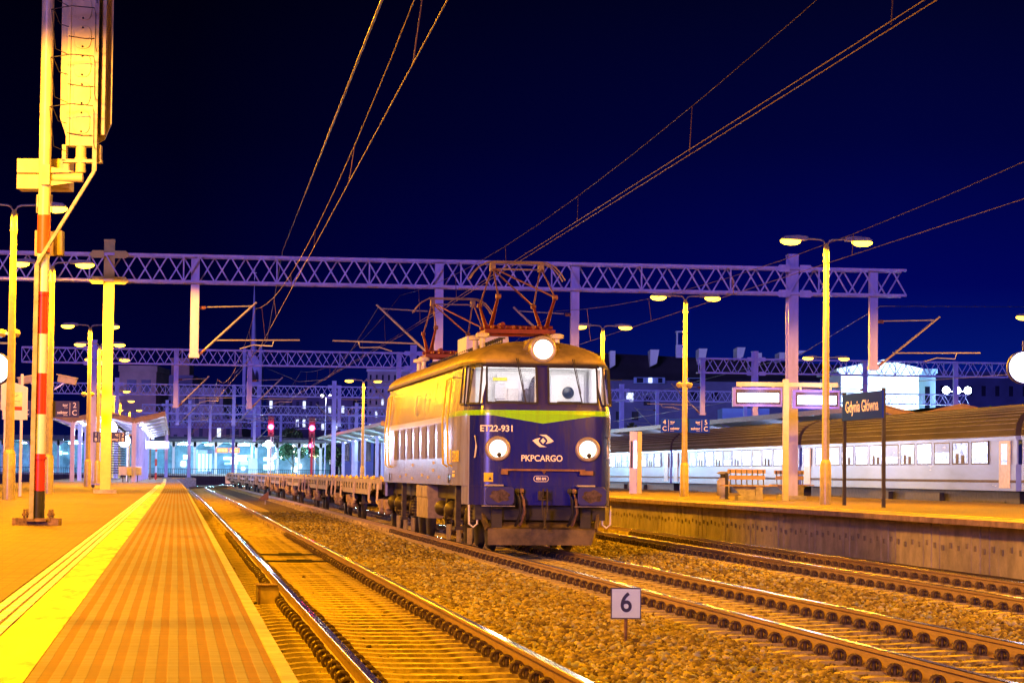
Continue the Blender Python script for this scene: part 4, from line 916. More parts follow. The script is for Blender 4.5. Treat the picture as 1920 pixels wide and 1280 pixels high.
# ------------------------------------------------------------------ platform signs on lamp posts
def sector_sign(x,y,z,tL,tR,sec,label,w=1.68,h=.48,rz=-TH,mat=None):
    t = empty('platform_sign',(x,y,z),rz=rz,label=label,cat='sign',group='track and sector signs')
    b = MB(); b.bb((-w/2,-.17,0),(w/2,-.13,h)); b.build('sign_board', mat or m_navy, t)
    b = MB(); b.bb((-.12,-.13,.08),(.12,.1,.12)); b.bb((-.12,-.13,.36),(.12,.1,.40)); b.build('clamp', m_galv, t)
    L = m_let
    for sgn,n in ((-1,tL),(1,tR)):
        text(n,.22,L,'number',t,(sgn*(w/2-.13),-.174,h*.73)); text(sec,.22,L,'letter',t,(sgn*(w/2-.13),-.174,h*.27))
        b = MB(); b.bb((sgn*(w/2-.27)-.005,-.175,.05),(sgn*(w/2-.27)+.005,-.171,h-.05)); b.build('divider', L, t)
        al = 'LEFT' if sgn<0 else 'RIGHT'
        text('tor',.12,L,'word',t,(sgn*(w/2-.33),-.174,h*.75),align=al,bold=.002); text('sektor',.12,L,'word',t,(sgn*(w/2-.33),-.174,h*.29),align=al,bold=.002)
        text('track',.05,L,'word',t,(sgn*(w/2-.33),-.174,h*.6),align=al); text('sector',.05,L,'word',t,(sgn*(w/2-.33),-.174,h*.13),align=al)
    return t
p = PD(97,782,76.3); sector_sign(p.x,p.y-.1,p.z,'1','2','C','dark sign for tracks 1 and 2 sector C on the left lamp post')
p = PD(1283,811,88); sector_sign(p.x,p.y-.1,p.z,'4','5','C','blue sign for tracks 4 and 5 sector C on the right platform post',mat=M('board_blue',(.012,.05,.55),.85,var=0,spec=.05))
p = PD(206,829,118); sector_sign(p.x,p.y,p.z,'1','2','B','small distant dark sign with a 2 and a B by the yellow column',w=1.5)
# security cameras on the second left lamp post
for px,py,s,l in ((66,720,-1,'camera housing left of the lamp post, partly behind the mast'),(112,720,1,'camera housing on a bracket right of the lamp post above the sign')):
    p = PD(px,py,76); t = empty('security_camera',p,rz=-TH,label=l,cat='camera')
    R_ = Matrix.Rotation(s*.18,3,'Y')
    b = MB(); b.box((s*.22,0,.12),(.55,.2,.2),R=R_); bevel(b.build('housing', M('camera_beige',(.5,.42,.28),.5), t),.02)
    b = MB(); b.box((s*.22,0,.235),(.62,.24,.03),R=R_); b.build('sun_hood', m_sigb, t); b = MB(); b.bar((-s*.15,0,-.15),(s*.15,0,.05),.04); b.build('bracket', m_galv, t)
# loudspeaker balls on poles
for px,py,D,l in ((17,625,60.3,'round camera collar on the leftmost lamp post'),(165,739,109,'yellow lit ball fitting on the lamp post by the column'),(1283,722,85.5,'yellow lit ball fitting on the lamp post with the blue sign')):
    p = PD(px,py,D); b = MB(); 
    for s in (-1,1): b.lathe([(.001,-.1),(.08,-.08),(.12,0),(.10,.07),(.001,.1)],c=(s*.16,-.05,0),n=14)
    b.bb((-.2,-.12,-.03),(.2,.12,.03)); tag(b.build('loudspeaker', m_lpole, loc=p, rz=-TH),l,'loudspeaker')
# information board far left
p = PZ(37,930,.76); t = empty('information_board',(p.x,p.y,.76),rz=.25,label='tall notice board with a small picture panel behind the leftmost lamp post',cat='notice board')
b = MB()
for x_ in (-.0,-.42): b.bb((x_-.035,-.03,0),(x_+.035,.03,3.2 if x_==0 else 2.9))
b.build('post', m_steelw, t)
b = MB(); b.bb((-.5,-.05,2.0),(.1,.05,2.75)); b.prism([(-.55,3.1),(.15,2.85),(.15,2.0),(-.55,2.25)],-.045,.02); b.build('panel', m_steelw, t)
b = MB(); b.bb((-.42,-.062,2.35),(.0,-.052,2.72)); pf_ = b.build('poster', M('poster_cream',(.7,.6,.45),.6), t); b = MB(); b.bb((-.42,-.064,2.25),(.0,-.053,2.34)); b.build('poster_strip', m_red, pf_)
b = MB(); b.bar((-.38,-.07,2.5),(-.1,-.07,2.65),.01); b.bar((-.38,-.07,2.48),(-.05,-.07,2.48),.01); b.build('drawing', m_black, pf_)
# ------------------------------------------------------------------ trolley guard and things at the yellow column
m_colp = M('column_paint',(.62,.54,.20),.5,var=.1)
p = PZ(186,914,.76); t = empty('luggage_trolley',(p.x,p.y,.76),rz=-TH,label='low wheeled frame standing in front of the yellow column foot',cat='trolley')
b = MB(); b.bb((-.32,-.05,.12),(.32,.05,.17)); b.bar((-.3,0,.15),(-.28,0,.75),.03); b.bar((.3,0,.15),(.28,0,.75),.03); b.build('frame', m_steelw, t)
for x_ in (-.25,.25): b = MB(); b.lathe([(.07,-.03),(.07,.03)],c=(x_,0,.07),axis='Y',n=14); b.build('wheel', m_black, t)
# ------------------------------------------------------------------ displays and name board on the right platform
p0 = PZ(1437,938,.76); 
t = empty('departure_display',(p0.x,p0.y,.76),rz=-TH,label='pair of lit departure displays hung from a yellow beam on a column',cat='display')
pz = lambda py: (894.5-py)/68.+.70
cx = (1475-1437)/68.
def hx_(px): return (px-1437)/68.
b = MB(); b.bb((hx_(1469.5),-.12,0),(hx_(1481),.12,pz(697))); b.build('column', m_colp, t)
b = MB(); b.bb((hx_(1375),-.06,pz(712)),(hx_(1580),.06,pz(703))); b.build('beam', m_colp, t)
for x0,x1,y0,y1 in ((1367,1467,714,752.5),(1488,1583,718,756)):
    b = MB(); fx0,fx1,fz0,fz1 = hx_(x0),hx_(x1),pz(y1),pz(y0)
    b.bb((fx0,-.14,fz0),(fx1,.14,fz1)); hs = b.build('display_case', M('case_blue',(.16,.14,.50),.4), t)
    b = MB(); b.bb((fx0+.10,-.150,fz0+.07),(fx1-.05,-.141,fz1-.07)); b.build('bezel', M('bezel_dark',(.01,.01,.05),.2), hs)
    b = MB(); b.bb((fx0+.15,-.158,fz0+.13),(fx1-.10,-.151,fz1-.17)); b.build('screen', m_screen, hs)
    b = MB(); b.bar((fx0+.25,0,fz1),(fx0+.25,0,pz(708)),.06); b.bar((fx1-.25,0,fz1),(fx1-.25,0,pz(708)),.06); b.build('hanger', m_galv, hs)
lamp((hx_(1535),-.6,pz(737)),70,(.35,.35,1.0),parent=t,r=.4,name='display_glow'); lamp((hx_(1417),-.6,pz(733)),40,(.45,.45,1.0),parent=t,r=.4,name='display_glow')
pa = PZ(1583,947,.76); pb_ = PZ(1656.5,951,.76)
t = empty('station_name_board',(pa.x,pa.y,.76),rz=math.atan2(pb_.y-pa.y,pb_.x-pa.x),label='dark blue station name board reading Gdynia Główna on two posts',cat='sign')
Lb = (Vector(pb_)-Vector(pa)).length
for x_ in (0,Lb):
    b = MB(); b.bb((x_-.045,-.04,0),(x_+.045,.04,2.86)); b.build('post', m_dark, t)
b = MB(); b.bb((-.03,-.05,2.14),(Lb+.05,-.041 +.03,2.80)); b.build('board', M('board_blue',(.012,.05,.55),.85,var=0,spec=.05), t)
tx = text('Gdynia Główna',.40,m_let,'lettering',t,(Lb/2,-.054,2.46),bold=.006)
tx.scale = (1,1,1); bpy.context.view_layer.update(); wd = tx.dimensions.x; tx.scale.x = Lb*.84/wd
# clock at the right edge, and another at the left edge
m_clockf = M('clock_face',(1,1,1),.4,emit=(.8,.88,1),es=2.4)
def clock(p,label,r=.40,pole=True):
    t = empty('platform_clock',p,rz=-TH,label=label,cat='clock')
    b = MB(); b.lathe([(r-.04,-.13),(r,-.12),(r,.12),(r-.04,.13)],axis='Y',n=40); b.build('clock_case', m_navy, t)
    b = MB(); b.lathe([(r-.03,-.132),(.001,-.136)],axis='Y',n=40); f_ = b.build('clock_dial', m_clockf, t)
    b = MB()
    for k in range(12):
        a = k*PI/6; L = .07; b.bar((math.sin(a)*(r-.05),-.142,math.cos(a)*(r-.05)),(math.sin(a)*(r-.05-L),-.142,math.cos(a)*(r-.05-L)),.02,.004)
    b.build('hour_mark', m_black, f_)
    for a,L,w_ in ((-1.05,.20,.028),(1.9,.29,.02)): b = MB(); b.bar((0,-.147,0),(math.sin(a)*L,-.147,math.cos(a)*L),w_,.004); b.build('clock_hand', m_black, f_)
    b = MB(); b.bar((0,0,r),(0,0,r+.25),.05); b.bar((0,0,r+.22),(.5,0,r+.22),.05); b.bar((.5,0,r+.3),(.5,0,-(p.z-.76)),.09) if pole else None; b.build('clock_bracket', m_dark, t)
    lamp((0,-.5,0),60,(.5,.6,1),parent=t,r=.3,name='clock_glow')
clock(PD(1919,689,62),'round lit clock cut by the right picture edge'); clock(PD(-9,691,62),'round lit clock almost out of view at the left edge',pole=False)
# light column with poster
p = PZ(1192,925,.76); t = empty('poster_column',(p.x,p.y,.76),rz=-TH,label='slim grey poster column with a yellow side and a lit tube',cat='advert column')
b = MB(); b.bb((-.25,-.1,0),(.03,.1,2.42)); b.build('panel', m_steelw, t); b = MB(); b.bb((.05,-.12,0),(.22,.12,2.42)); b.build('side_post', m_colp, t)
b = MB(); b.bb((-.22,-.115,1.0),(-.14,-.102,2.05)); b.build('notice_strip', m_navy, t); b = MB(); b.bb((-.08,-.115,1.0),(0.01,-.102,2.05)); b.build('lit_tube', m_screen, t)
# bench, bin, second bench
def bench(p,label,bin_=False,L=1.5):
    t = empty('bench',(p.x,p.y,.76),rz=-TH+.1,label=label,cat='bench',group='platform benches')
    b = MB()
    for k in range(3): b.bb((-L*.55,-.35+k*.14,.42),(L*.55,-.24+k*.14,.46)); 
    b.build('seat', M('bench_wood',(.42,.30,.2),.6), t)
    b = MB(); b.bb((-L*.36,.12,.62),(L*.36,.17,.74)); b.bb((-L*.38,.20,.80),(L*.38,.25,.92)); b.build('backrest', M('bench_wood'), t)
    b = MB()
    for k in range(7): x_ = -L*.33+k*L*.11; b.bar((x_,.12,.42),(x_,.2,.9),.03)
    b.build('back_support', m_dark, t)
    b = MB(); b.prism([(-.5,.42),(.5,.42),(.2,.12),(-.2,.12)],-.22,-.12); b.bb((-.35,-.3,0),(.35,.2,.14)); b.bb((.18,-.32,0),(.38,-.05,.42)); b.build('concrete_base', m_conc, t)
bench(PZ(1402,938,.76),'slatted bench with a concrete base beside the litter bin'); bench(PZ(1482,934,.76),'bench half hidden behind the display column',L=1.3)
p = PZ(1356,935,.76); t = empty('litter_bin',(p.x,p.y,.76),rz=-TH,label='tall round litter bin with a flat cap beside the bench',cat='bin')
b = MB(); b.lathe([(.12,0),(.10,.1),(.19,.12),(.20,.55),(.12,.66)],n=20); b.build('bin_body', m_steelw, t); b = MB(); b.lathe([(.19,.78),(.20,.82),(.10,.86)],n=20); b.build('cap', m_conc, t)
b = MB(); b.lathe([(.1,.6),(.1,.8)],n=14); b.bb((.04,-.24,0),(.14,-.16,.82)); b.build('bin_post', m_dark, t)
# ------------------------------------------------------------------ passenger train
m_cw = M('coach_white',(.17,.27,.95),.25,var=.12,scale=1.5,stretch=(1,.2,1)); m_crib = M('roof_rib_bright',(.18,.20,.42),.7,var=.2,spec=.2); m_cr = M('coach_ribbed_roof',(.035,.030,.06),.75,0,var=.3,scale=2,stretch=(1,.1,1),spec=.15)
m_cwin = M('coach_lit_window',(1,1,1),.2,var=0); q = NB(m_cwin); x,y,z = q.coord()
vn = q.noise(1.6,6,stretch=(1,1.7,2.4)); c = q.mix(q.smooth(vn,.35,.62),(.10,.22,.75),(.85,.95,1)); q.l.new(c,q.b.inputs['Emission Color']); q.b.inputs['Base Color'].default_value=(.1,.15,.3,1)
k = q.n.new('ShaderNodeMapRange'); k.inputs[1].default_value=.3; k.inputs[2].default_value=.7; k.inputs[3].default_value=.35; k.inputs[4].default_value=2.2; q.l.new(vn,k.inputs[0]); q.l.new(k.outputs[0],q.b.inputs['Emission Strength'])
def cw2(n,a,c_,s0,s1):
    m = m_cwin.copy(); m.name = n; MATS[n] = m
    for nd in m.node_tree.nodes:
        if nd.type=='MAP_RANGE' and abs(nd.inputs[4].default_value-2.2)<.01: nd.inputs[3].default_value = s0; nd.inputs[4].default_value = s1
    return m
m_cwin2 = cw2('coach_window_dim',0,0,.15,1.1); m_cwin3 = cw2('coach_window_bright',0,0,.6,3.2)
def coach():
    t = empty('passenger_coach'); L = 26.0
    b = MB(); b.bb((.02,0,1.12),(2.82,L,1.90)); b.bb((.02,0,2.62),(2.82,L,2.74))
    b.bb((.05,0,1.9),(.10,L,2.62)); b.build('body', m_cw, t)
    b = MB(); b.bb((.008,0,1.36),(.022,L,1.44)); b.build('blue_stripe', m_navy, t)
    b = MB(); prof = []
    for k in range(14): a = PI*k/13; prof.append((1.42-1.42*math.cos(a), 2.74+ (1.02*math.sin(a)**.75 if 0<k<13 else 0)))
    b.prism(prof,0,L); rf = b.build('roof', m_cr, t)
    for k in range(9):
        u = k*.55; i0 = int(u); fu = u-i0; xx = prof[i0][0]*(1-fu)+prof[i0+1][0]*fu; zz_ = prof[i0][1]*(1-fu)+prof[i0+1][1]*fu
        b = MB(); b.tube((xx-.01,.1,zz_),(xx-.01,L-.1,zz_),.014,n=5); b.build('roof_rib', m_crib, rf)
    nw = 11
    for k in range(nw):
        y0 = 2.6+k*1.95; b = MB(); b.bb((.025,y0,1.93),(.048,y0+1.62,2.60)); w_ = b.build('window', (m_cwin,m_cwin2,m_cwin,m_cwin3)[(k*5)%4], t)
        if k in (2,5,9): b = MB(); b.bb((.021,y0+.03,2.30-.1*(k==5)),(.027,y0+1.6,2.58)); b.build('blind', m_cw, w_)
        if k in (1,4,6,8): b = MB(); b.bb((.02,y0+.4,1.95),(.024,y0+.75,2.2)); b.bb((.02,y0+1.0,1.95),(.024,y0+1.3,2.25)); b.build('seat_back', m_dark, w_)
        b = MB(); fx = .03
        for p_,q_ in (((fx,y0,1.93),(fx,y0+1.62,1.93)),((fx,y0,2.60),(fx,y0+1.62,2.60)),((fx,y0,1.93),(fx,y0,2.60)),((fx,y0+1.62,1.93),(fx,y0+1.62,2.60))): b.bar(p_,q_,.035)
        b.build('window_frame', m_dark, w_)
        b = MB(); b.bb((.02,y0+1.64,1.9),(.05,y0+1.95,2.62)); b.build('pillar', m_cw, t)
    for y0 in (.5,L-1.5):
        b = MB(); b.bb((.0,y0,1.2),(.03,y0+1.0,2.60)); d = b.build('door', M('coach_door',(.5,.5,.56),.3), t); b = MB(); b.bb((-.006,y0+.25,1.9),(.0,y0+.75,2.5)); b.build('window', m_cwin, d)
    b = MB(); b.bb((.3,.5,.7),(2.5,L-.5,1.11)); b.bb((.15,8,.45),(1.2,12,1.0)); b.bb((.15,14,.5),(1.2,16.5,1.0)); b.build('underframe', m_dark, t)
    for yc in (3.4,L-3.4):
        b = MB(); b.bb((.28,yc-1.6,.5),(.40,yc+1.6,.8)); bo = b.build('bogie', m_grime, t)
        for dy in (-1.25,1.25):
            b = MB()
            for x_ in (.66,2.16): b.lathe([(.1,-.06),(.44,-.05),(.48,.06),(.1,.06)],c=(x_,yc+dy,.46),axis='X',n=20)
            b.build('wheelset', m_dark, bo)
    return t
co = coach(); co.location = (24.35,46,0); tag(co,'pale passenger coach at the right picture edge','passenger coach','coaches of the train at the right platform')
for k,l in ((1,'pale passenger coach, second from the right edge, behind the name board'),(2,'pale passenger coach behind the bench and litter bin'),(3,'farthest pale passenger coach just right of the locomotive')):
    copy_tree(co, loc=(24.35,46+26.5*k,0), label=l)
for k in range(4): lamp((23.2,60+26.5*k,3.9),420,(.55,.55,1.0),r=.5,name='train_side_light') if False else None
# ------------------------------------------------------------------ canopies
m_corr = M('corrugated_sheet',(.6,.62,.66),.35,.3,var=.1); q = NB(m_corr); x,y,z = q.coord(); q.bump(q.op('SINE',q.op('MULTIPLY',y,2*PI/.35)),1,.05)
def canopy(x0,y0,L,cols,w,z,label,lightp=800,lcol=(.62,.62,1.0),step=13,name='platform_canopy',posts=True):
    t = empty(name,(x0,y0,0),label=label,cat='canopy',group='platform canopies')
    for c in cols:
        for s in (-1,1):
            b = MB(); n = 8
            a = Vector((c,0,z)); e_ = Vector((c+s*w,0,z+.42))
            for k in range(int(L/.35)):
                y_ = k*.35; b.add([(c,y_,z),(c+s*w,y_,z+.42),(c+s*w,y_+.175,z+.47),(c,y_+.175,z+.05),(c,y_+.35,z),(c+s*w,y_+.35,z+.42)],[(0,1,2,3),(3,2,5,4)])
            b.build('roof_sheet', m_corr, t)
            b = MB(); b.bar((c,0,z+.02),(c+s*w,0,z+.48),.06,.26); b.bar((c+s*w,0,z+.44),(c+s*w,L,z+.44),.08,.24); b.bar((c,-.05,z+.18),(c+s*w,-.05,z+.62),.10,.06); b.build('fascia', M('fascia_brown',(.25,.16,.12),.5), t)
        k = 0
        while k*step < L:
            b = MB(); b.bb((c-.13,k*step,.76),(c+.13,k*step+.3,z)); b.bar((c-w*.8,k*step+.15,z+.28),(c,k*step+.15,z-.2),.07); b.bar((c+w*.8,k*step+.15,z+.28),(c,k*step+.15,z-.2),.07); b.build('column', m_steelw, t)
            lu = MB(); lu.bb((c+.35,k*step+3,z-.10),(c+.5,k*step+4.4,z-.04)); lu.build('tube_light', m_cool, t)
            lamp((c+.42,k*step+3.7,z-.45),lightp,lcol,parent=t,r=.3,name='tube_glow'); k += 1
    return t
canopy(0,158,84,(-6.3,-2.6),1.85,4.45,'butterfly-roofed platform canopy with lit columns at the end of the left platform',step=12)
canopy(17.6,178,80,(-1.6,2.2),1.9,4.45,'corrugated canopy of the right platform, behind the locomotive tail',900,(.4,.75,1.0),step=14)
canopy(31.0,105,95,(0,3.8),1.9,4.0,'low corrugated canopy roof showing above the passing train',450,(.5,.6,1.0),step=16)
# shelter contents under the left canopy
p = PD(295,830,185); t = empty('departure_display',(p.x,p.y,3.3),rz=-TH,label='violet lit departure display hanging under the left canopy',cat='display')
b = MB(); b.bb((-.85,-.12,-.25),(.85,.12,.3)); b.build('display_case', m_steelw, t); b = MB(); b.bb((-.75,-.14,-.14),(.75,-.125,.16)); b.build('screen', M('violet_screen',(1,1,1),emit=(.75,.65,1),es=4), t)
b = MB(); b.bar((-.6,0,.3),(-.6,0,1.1),.05); b.bar((.6,0,.3),(.6,0,1.1),.05); b.build('hanger', m_dark, t)
for (px,py,D,rr_) in ((207,802,122,.38),(234,827,165,.42)):
    p = PD(px,py,D); clock(p,'round lit '+('clock beside the yellow column, the nearer one' if D<150 else 'clock under the left canopy roof, the farther one'),rr_,pole=False)
p = PZ(222,905,.76); t = empty('waiting_shelter',(-6.0,172,.76),label='glass waiting shelter with louvred back and bright frame under the left canopy',cat='shelter')
b = MB()
for k in range(14): b.bb((1.2,0,.5+k*.16),(2.6,.03,.58+k*.16))
b.build('louvred_back', m_dark, t)
b = MB()
for x_ in (.2,1.1,2.7): b.bb((x_,-.1,0),(x_+.12,.1,3.2))
b.bb((.2,-.1,3.1),(2.82,.1,3.25)); b.build('frame', M('frame_white',(.85,.85,.88),.4), t)
b = MB(); b.bb((-1.5,1.5,0),(-1.2,1.6,3.2)); b.build('side_glass', m_glass, t); b = MB(); b.bb((.2,2.4,.3),(2.8,2.42,3.0)); b.build('back_glass', m_glass, t)
lamp((1.0,-2,3.0),500,(.7,.78,1),parent=t,r=.3,name='shelter_glow')
for k in range(4):
    p = PZ(232+k*9,903,.76); t = empty('waiting_chair',(p.x,p.y-3,.76),rz=PI/2,label=['pale moulded waiting chair nearest the yellow column','pale moulded waiting chair, second from the yellow column','pale moulded waiting chair, third from the yellow column','pale moulded waiting chair farthest from the yellow column'][k],cat='seat',group='row of waiting seats')
    b = MB(); b.prism([(-.25,.42),(.25,.42),(.28,.47),(-.2,.47)],-.24,.24); b.build('seat_shell', m_white, t); b = MB(); b.prism([(-.25,.45),(-.20,.45),(-.36,.95),(-.40,.93)],-.24,.24); b.build('backrest', m_white, t)
    b = MB(); b.bar((0,0,0),(0,0,.42),.06); b.build('leg', m_dark, t)
for px,D,l in ((281,232,'dark sign post left of the distant red and white post'),(292,235,'short distant post banded red and white')):
    p = PZ(px,899,.76); b = MB(); k=0
    t = empty('platform_end_post',(p.x,min(p.y,238),.76),label=l,cat='post')
    if 'banded' in l:
        for k in range(5): b = MB(); b.tube((0,0,k*.55),(0,0,(k+1)*.55),.09,n=12); b.build('red_band' if k%2==0 else 'white_band', m_mastr if k%2==0 else m_mastw, t)
    else: b.bb((-.06,-.06,0),(.06,.06,3.3)); b.build('post', m_rust, t); b = MB(); b.bb((-.25,-.1,2.6),(.25,-.07,3.1)); b.build('sign_face', m_navy, t)
b = MB(); b.bb((-6,262,-.3),(2.0,300,.74)); tag(b.build('platform', m_conc),kind='structure')
# ------------------------------------------------------------------ far station hall with cold light
def W(px,D): return (px-334)/(F0/D)
hall = empty('station_hall',(0,330,0),label='open station hall with white columns and cold blue light beyond the track ends',cat='station hall')
b = MB(); b.bb((-24,2,5.2),(21,26,5.9)); b.bb((-24,-.2,5.3),(21,0,5.6)); b.build('roof', M('hall_roof',(.10,.10,.13),.6), hall)
b = MB(); b.bb((-40,0,-.3),(24,30,1.15)); b.build('hall_floor', m_conc, hall)
b = MB(); b.bb((-24,25,1.15),(21,25.4,5.2)); b.build('rear_wall', M('hall_wall',(.25,.32,.4),.6,var=.5,scale=.6), hall)
for k,xx in enumerate((-22,-18.5,-15,-11.5,-.4,2.3,5.0,7.6,10.2,12.9,15.7,18.5)):
    b = MB(); b.bb((xx-.16,2.2,1.15),(xx+.16,2.6,5.2)); b.prism([(xx-1.0,5.2),(xx+1.0,5.2),(xx+.16,4.6),(xx-.16,4.6)],2.2,2.5); b.build('column', m_white, hall)
for k,xx in enumerate((-19,-13,1,4.5,8.5,12,16)):
    b = MB(); b.bb((xx-.9,6,4.85),(xx+.9,6.4,5.0)); b.build('ceiling_light', m_cool, hall); lamp((xx,8,4.3),4000,(.22,.68,1),parent=hall,r=.5,name='hall_glow')
b = MB(); b.bb((5.1,1.9,3.9),(6.55,2.1,4.5)); b.bb((6.75,1.9,3.9),(8.0,2.1,4.5)); b.build('red_sign', M('red_neon',(1,.2,.05),emit=(1,.12,.03),es=2.2), hall)
b = MB()
for k in range(7): b.bb((5.25+k*.18,1.86,4.02),(5.33+k*.18,1.895,4.36))
for k in range(6): b.bb((6.9+k*.17,1.86,4.02),(6.97+k*.17,1.895,4.36))
b.build('sign_mark', M('sign_mark_yellow',(1,.6,.2),emit=(1,.55,.2),es=2), hall)
b = MB(); b.bb((2.6,3.5,1.15),(4.6,7,4.2)); b.bb((9.2,1.2,1.15),(10.3,3,3.2)); b.build('kiosk_wall', M('kiosk',(.5,.7,.8),.5), hall)
for xx in (2.75,3.25,3.75,4.2): b = MB(); b.bb((xx,3.46,1.5),(xx+.3,3.5,3.7)); b.build('window', M('kiosk_window',(1,1,1),emit=(.35,.85,1),es=1.6), hall)
random.seed(3)
m_shop = [M('shop_glow_%d'%i,(1,1,1),emit=c,es=e_) for i,(c,e_) in enumerate((((.45,.85,1),3),((.8,.95,1),6),((.15,.45,1),1.5),((.6,1,.85),2)))]
for k in range(26):
    xx = random.choice([random.uniform(-22,-10),random.uniform(0,20),random.uniform(0,20)]); zq = random.uniform(1.5,3.6)
    b = MB(); b.bb((xx,24.7,zq),(xx+random.uniform(.3,1.5),24.95,zq+random.uniform(.2,.9))); b.build('lit_shopfront', m_shop[k%4], hall)
# fence along the hall
fe = empty('fence',(0,318,0),label='dark railing of upright bars in front of the blue-lit station hall',cat='fence')
for x0_ in (-22,-8,6): 
    b = MB()
    for k in range(56): b.bb((x0_+k*.25,0,.0),(x0_+k*.25+.05,.04,1.75))
    b.bar((x0_,0,1.75),(x0_+14,0,1.75),.06); b.bar((x0_,0,.3),(x0_+14,0,.3),.06); b.build('railing_panel', m_dark, fe)
b = MB(); b.bb((-22,.5,-.3),(22,.7,.9)); b.build('plinth_wall', M('plinth',(.09,.06,.07),.8), fe)
# floodlight mast (cold star) and small plaza lamps, cool triple flood on the right
def mast(p,zb,label,bulbs,h,power,col=(.6,.85,1),mat=m_cool,r=.18,cat='floodlight'):
    t = empty('floodlight_mast',(p.x,p.y,zb),rz=-TH,label=label,cat=cat); b = MB(); b.lathe([(.11,0),(.07,h)],n=10); b.build('pole', m_steelw, t)
    b = MB(); b.bar((min(bulbs)-.1,0,h),(max(bulbs)+.1,0,h),.06); b.build('crossarm', m_galv, t)
    for x_ in bulbs:
        b = MB(); b.bb((x_-.22,-.05,h-.05),(x_+.22,.25,h+.22)); hd_ = b.build('lamp_head', m_steelw, t); b = MB(); b.lathe([(.001,-.16),(r*.8,-.12),(r,-.06)],c=(x_,0,h+.08),axis='Y',n=16); b.build('bulb', mat, hd_)
    if power: lamp((0,-.7,h-.2),power,col,parent=t,r=.3,name='flood_glow')
p = PD(503,890,322); mast(p,1.0,'white floodlight with the brightest cold glare above the wagons',[0],3.9,9000,r=.45)
p = PD(1794,870,235); mast(p,0,'cluster of three cold floodlights on a mast right of the bright building',[-1.0,0,1.0],9.5,3000,r=.34)
for px,py,D,l in ((521,855,345,'small twin park lamp at the foot of the tree'),(558,845,345,'small park lamp right of the tree foot'),(590,850,350,'park lamp below the red signal'),(783,740,330,'pair of pale floodlights above the tree') ):
    p = PD(px if px!=783 else 609,900,D); hgt = (882-py)/(F0/D)+1.46; mast(p,0,l,[-.5,.5],hgt,200,col=(.9,.9,.6),mat=M('pale_bulb',(1,1,1),emit=(1,.95,.75),es=8),r=.22,cat='park lamp')
p = PD(1777,905,160); mast(p,.76,'low cold lamp shining behind the train roof',[0],3.5,0,r=.25)
# red signals
for px,py,D,h0,l,pw in ((508,800,240,1,'red light signal left of centre above the cold floodlight',900),(585,802,236,1,'upper red light signal right of the tree',500),(583,835,300,1,'lower red light signal right of the tree',300)):
    p = PD(px,py,D); t = empty('light_signal',(p.x,p.y,0),rz=-TH,label=l,cat='signal',group='red light signals')
    b = MB(); b.bb((-.28,0,p.z-.9),(.28,.2,p.z+1.0)); hd_ = b.build('signal_head', m_black, t)
    b = MB(); b.lathe([(.001,-.14),(.19,-.09),(.25,-.01)],c=(0,0,p.z),axis='Y',n=16); b.build('red_lens', m_redl, hd_)
    b = MB(); b.bb((-.06,.2,0),(.06,.3,p.z+1.0)); b.bb((.2,.2,0),(.24,.24,p.z)); b.build('post', m_red if px>560 else m_galv, t)
    b = MB()
    for k in range(3): b.lathe([(.001,-.03),(.10,-.01)],c=(0,0,p.z-.6+k*.5+(.3 if k>0 else 0)),axis='Y',n=12)
    b.build('dark_lens', m_glassd, hd_); lamp((0,-.5,p.z),pw*.4,(1,.02,.12),parent=t,r=.15,name='signal_glow')
# ------------------------------------------------------------------ buildings
def building(name,px0,px1,py_top,D,depth,wall,label,rows=0,cols=0,lit=(),roof=None,trim=None,wmat=None,base=0,win=(.5,.6),zlow=2.0,hor=None,parapet=.4,cat='building'):
    s = F0/D; c = PD((px0+px1)/2,880,D); w_ = (px1-px0)/s; hor = hor or (882+.01*((px0+px1)/2-200)); H_ = (hor-py_top)/s+EYE
    t = empty(name,(c.x,c.y,0),rz=-TH,label=label,cat=cat)
    b = MB(); b.bb((-w_/2,0,base),(w_/2,depth,H_)); b.build('wall', wall, t)
    b = MB(); b.bb((-w_/2-.15,-.15,H_),(w_/2+.15,depth+.15,H_+parapet)); b.build('roof', roof or trim or wall, t)
    if rows and cols:
        cw = w_/cols; rh = (H_-zlow)/rows
        wm = MB(); wm.bb((-cw*win[0]/2,-.06,-rh*win[1]/2),(cw*win[0]/2,.02,rh*win[1]/2))
        first = None; n = 0
        for r in range(rows):
            for k in range(cols):
                loc = (-w_/2+cw*(k+.5),0,zlow+rh*(r+.5)); L_ = (r,k) in lit or random.random() < .10
                if n >= 96: continue
                n += 1
                if L_: o = MB(); o.bb((-cw*win[0]/2,-.06,-rh*win[1]/2),(cw*win[0]/2,.02,rh*win[1]/2)); o.build('window', m_litw, t, loc=loc)
                elif first is None: first = wm.build('window', wmat or m_winp, t, loc=loc)
                else: c_ = first.copy(); COL.objects.link(c_); c_.parent = t; c_.location = loc
    return t,w_,H_
m_litw = M('lit_window',(1,1,1),emit=(.75,.85,.95),es=1.6); m_winp = M('dark_window',(.015,.015,.04),.15,var=0)
def bm(n,c): return M(n,tuple(min(1,v*3.0) for v in c),.8,var=.25,scale=.25)
building('apartment_block',182,300,752,400,20,bm('wall_mauve',(.10,.07,.08)),'long low mauve block behind the left canopy',2,6,win=(.4,.4))
t,w_,H_ = building('apartment_block',221,290,697,380,14,bm('wall_tan',(.26,.17,.13)),'tan block with two square dark windows left of the gantry column',0,0,parapet=.9)
for x_ in (-.9,1.25): b = MB(); b.bb((x_-.7,-.08,H_-3.0),(x_+.7,.02,H_-1.2)); b.build('window', m_winp, t)
building('apartment_block',283,358,708,410,16,bm('wall_grey',(.10,.09,.12)),'grey block with roof plant boxes behind the second gantry',3,4,win=(.4,.35))
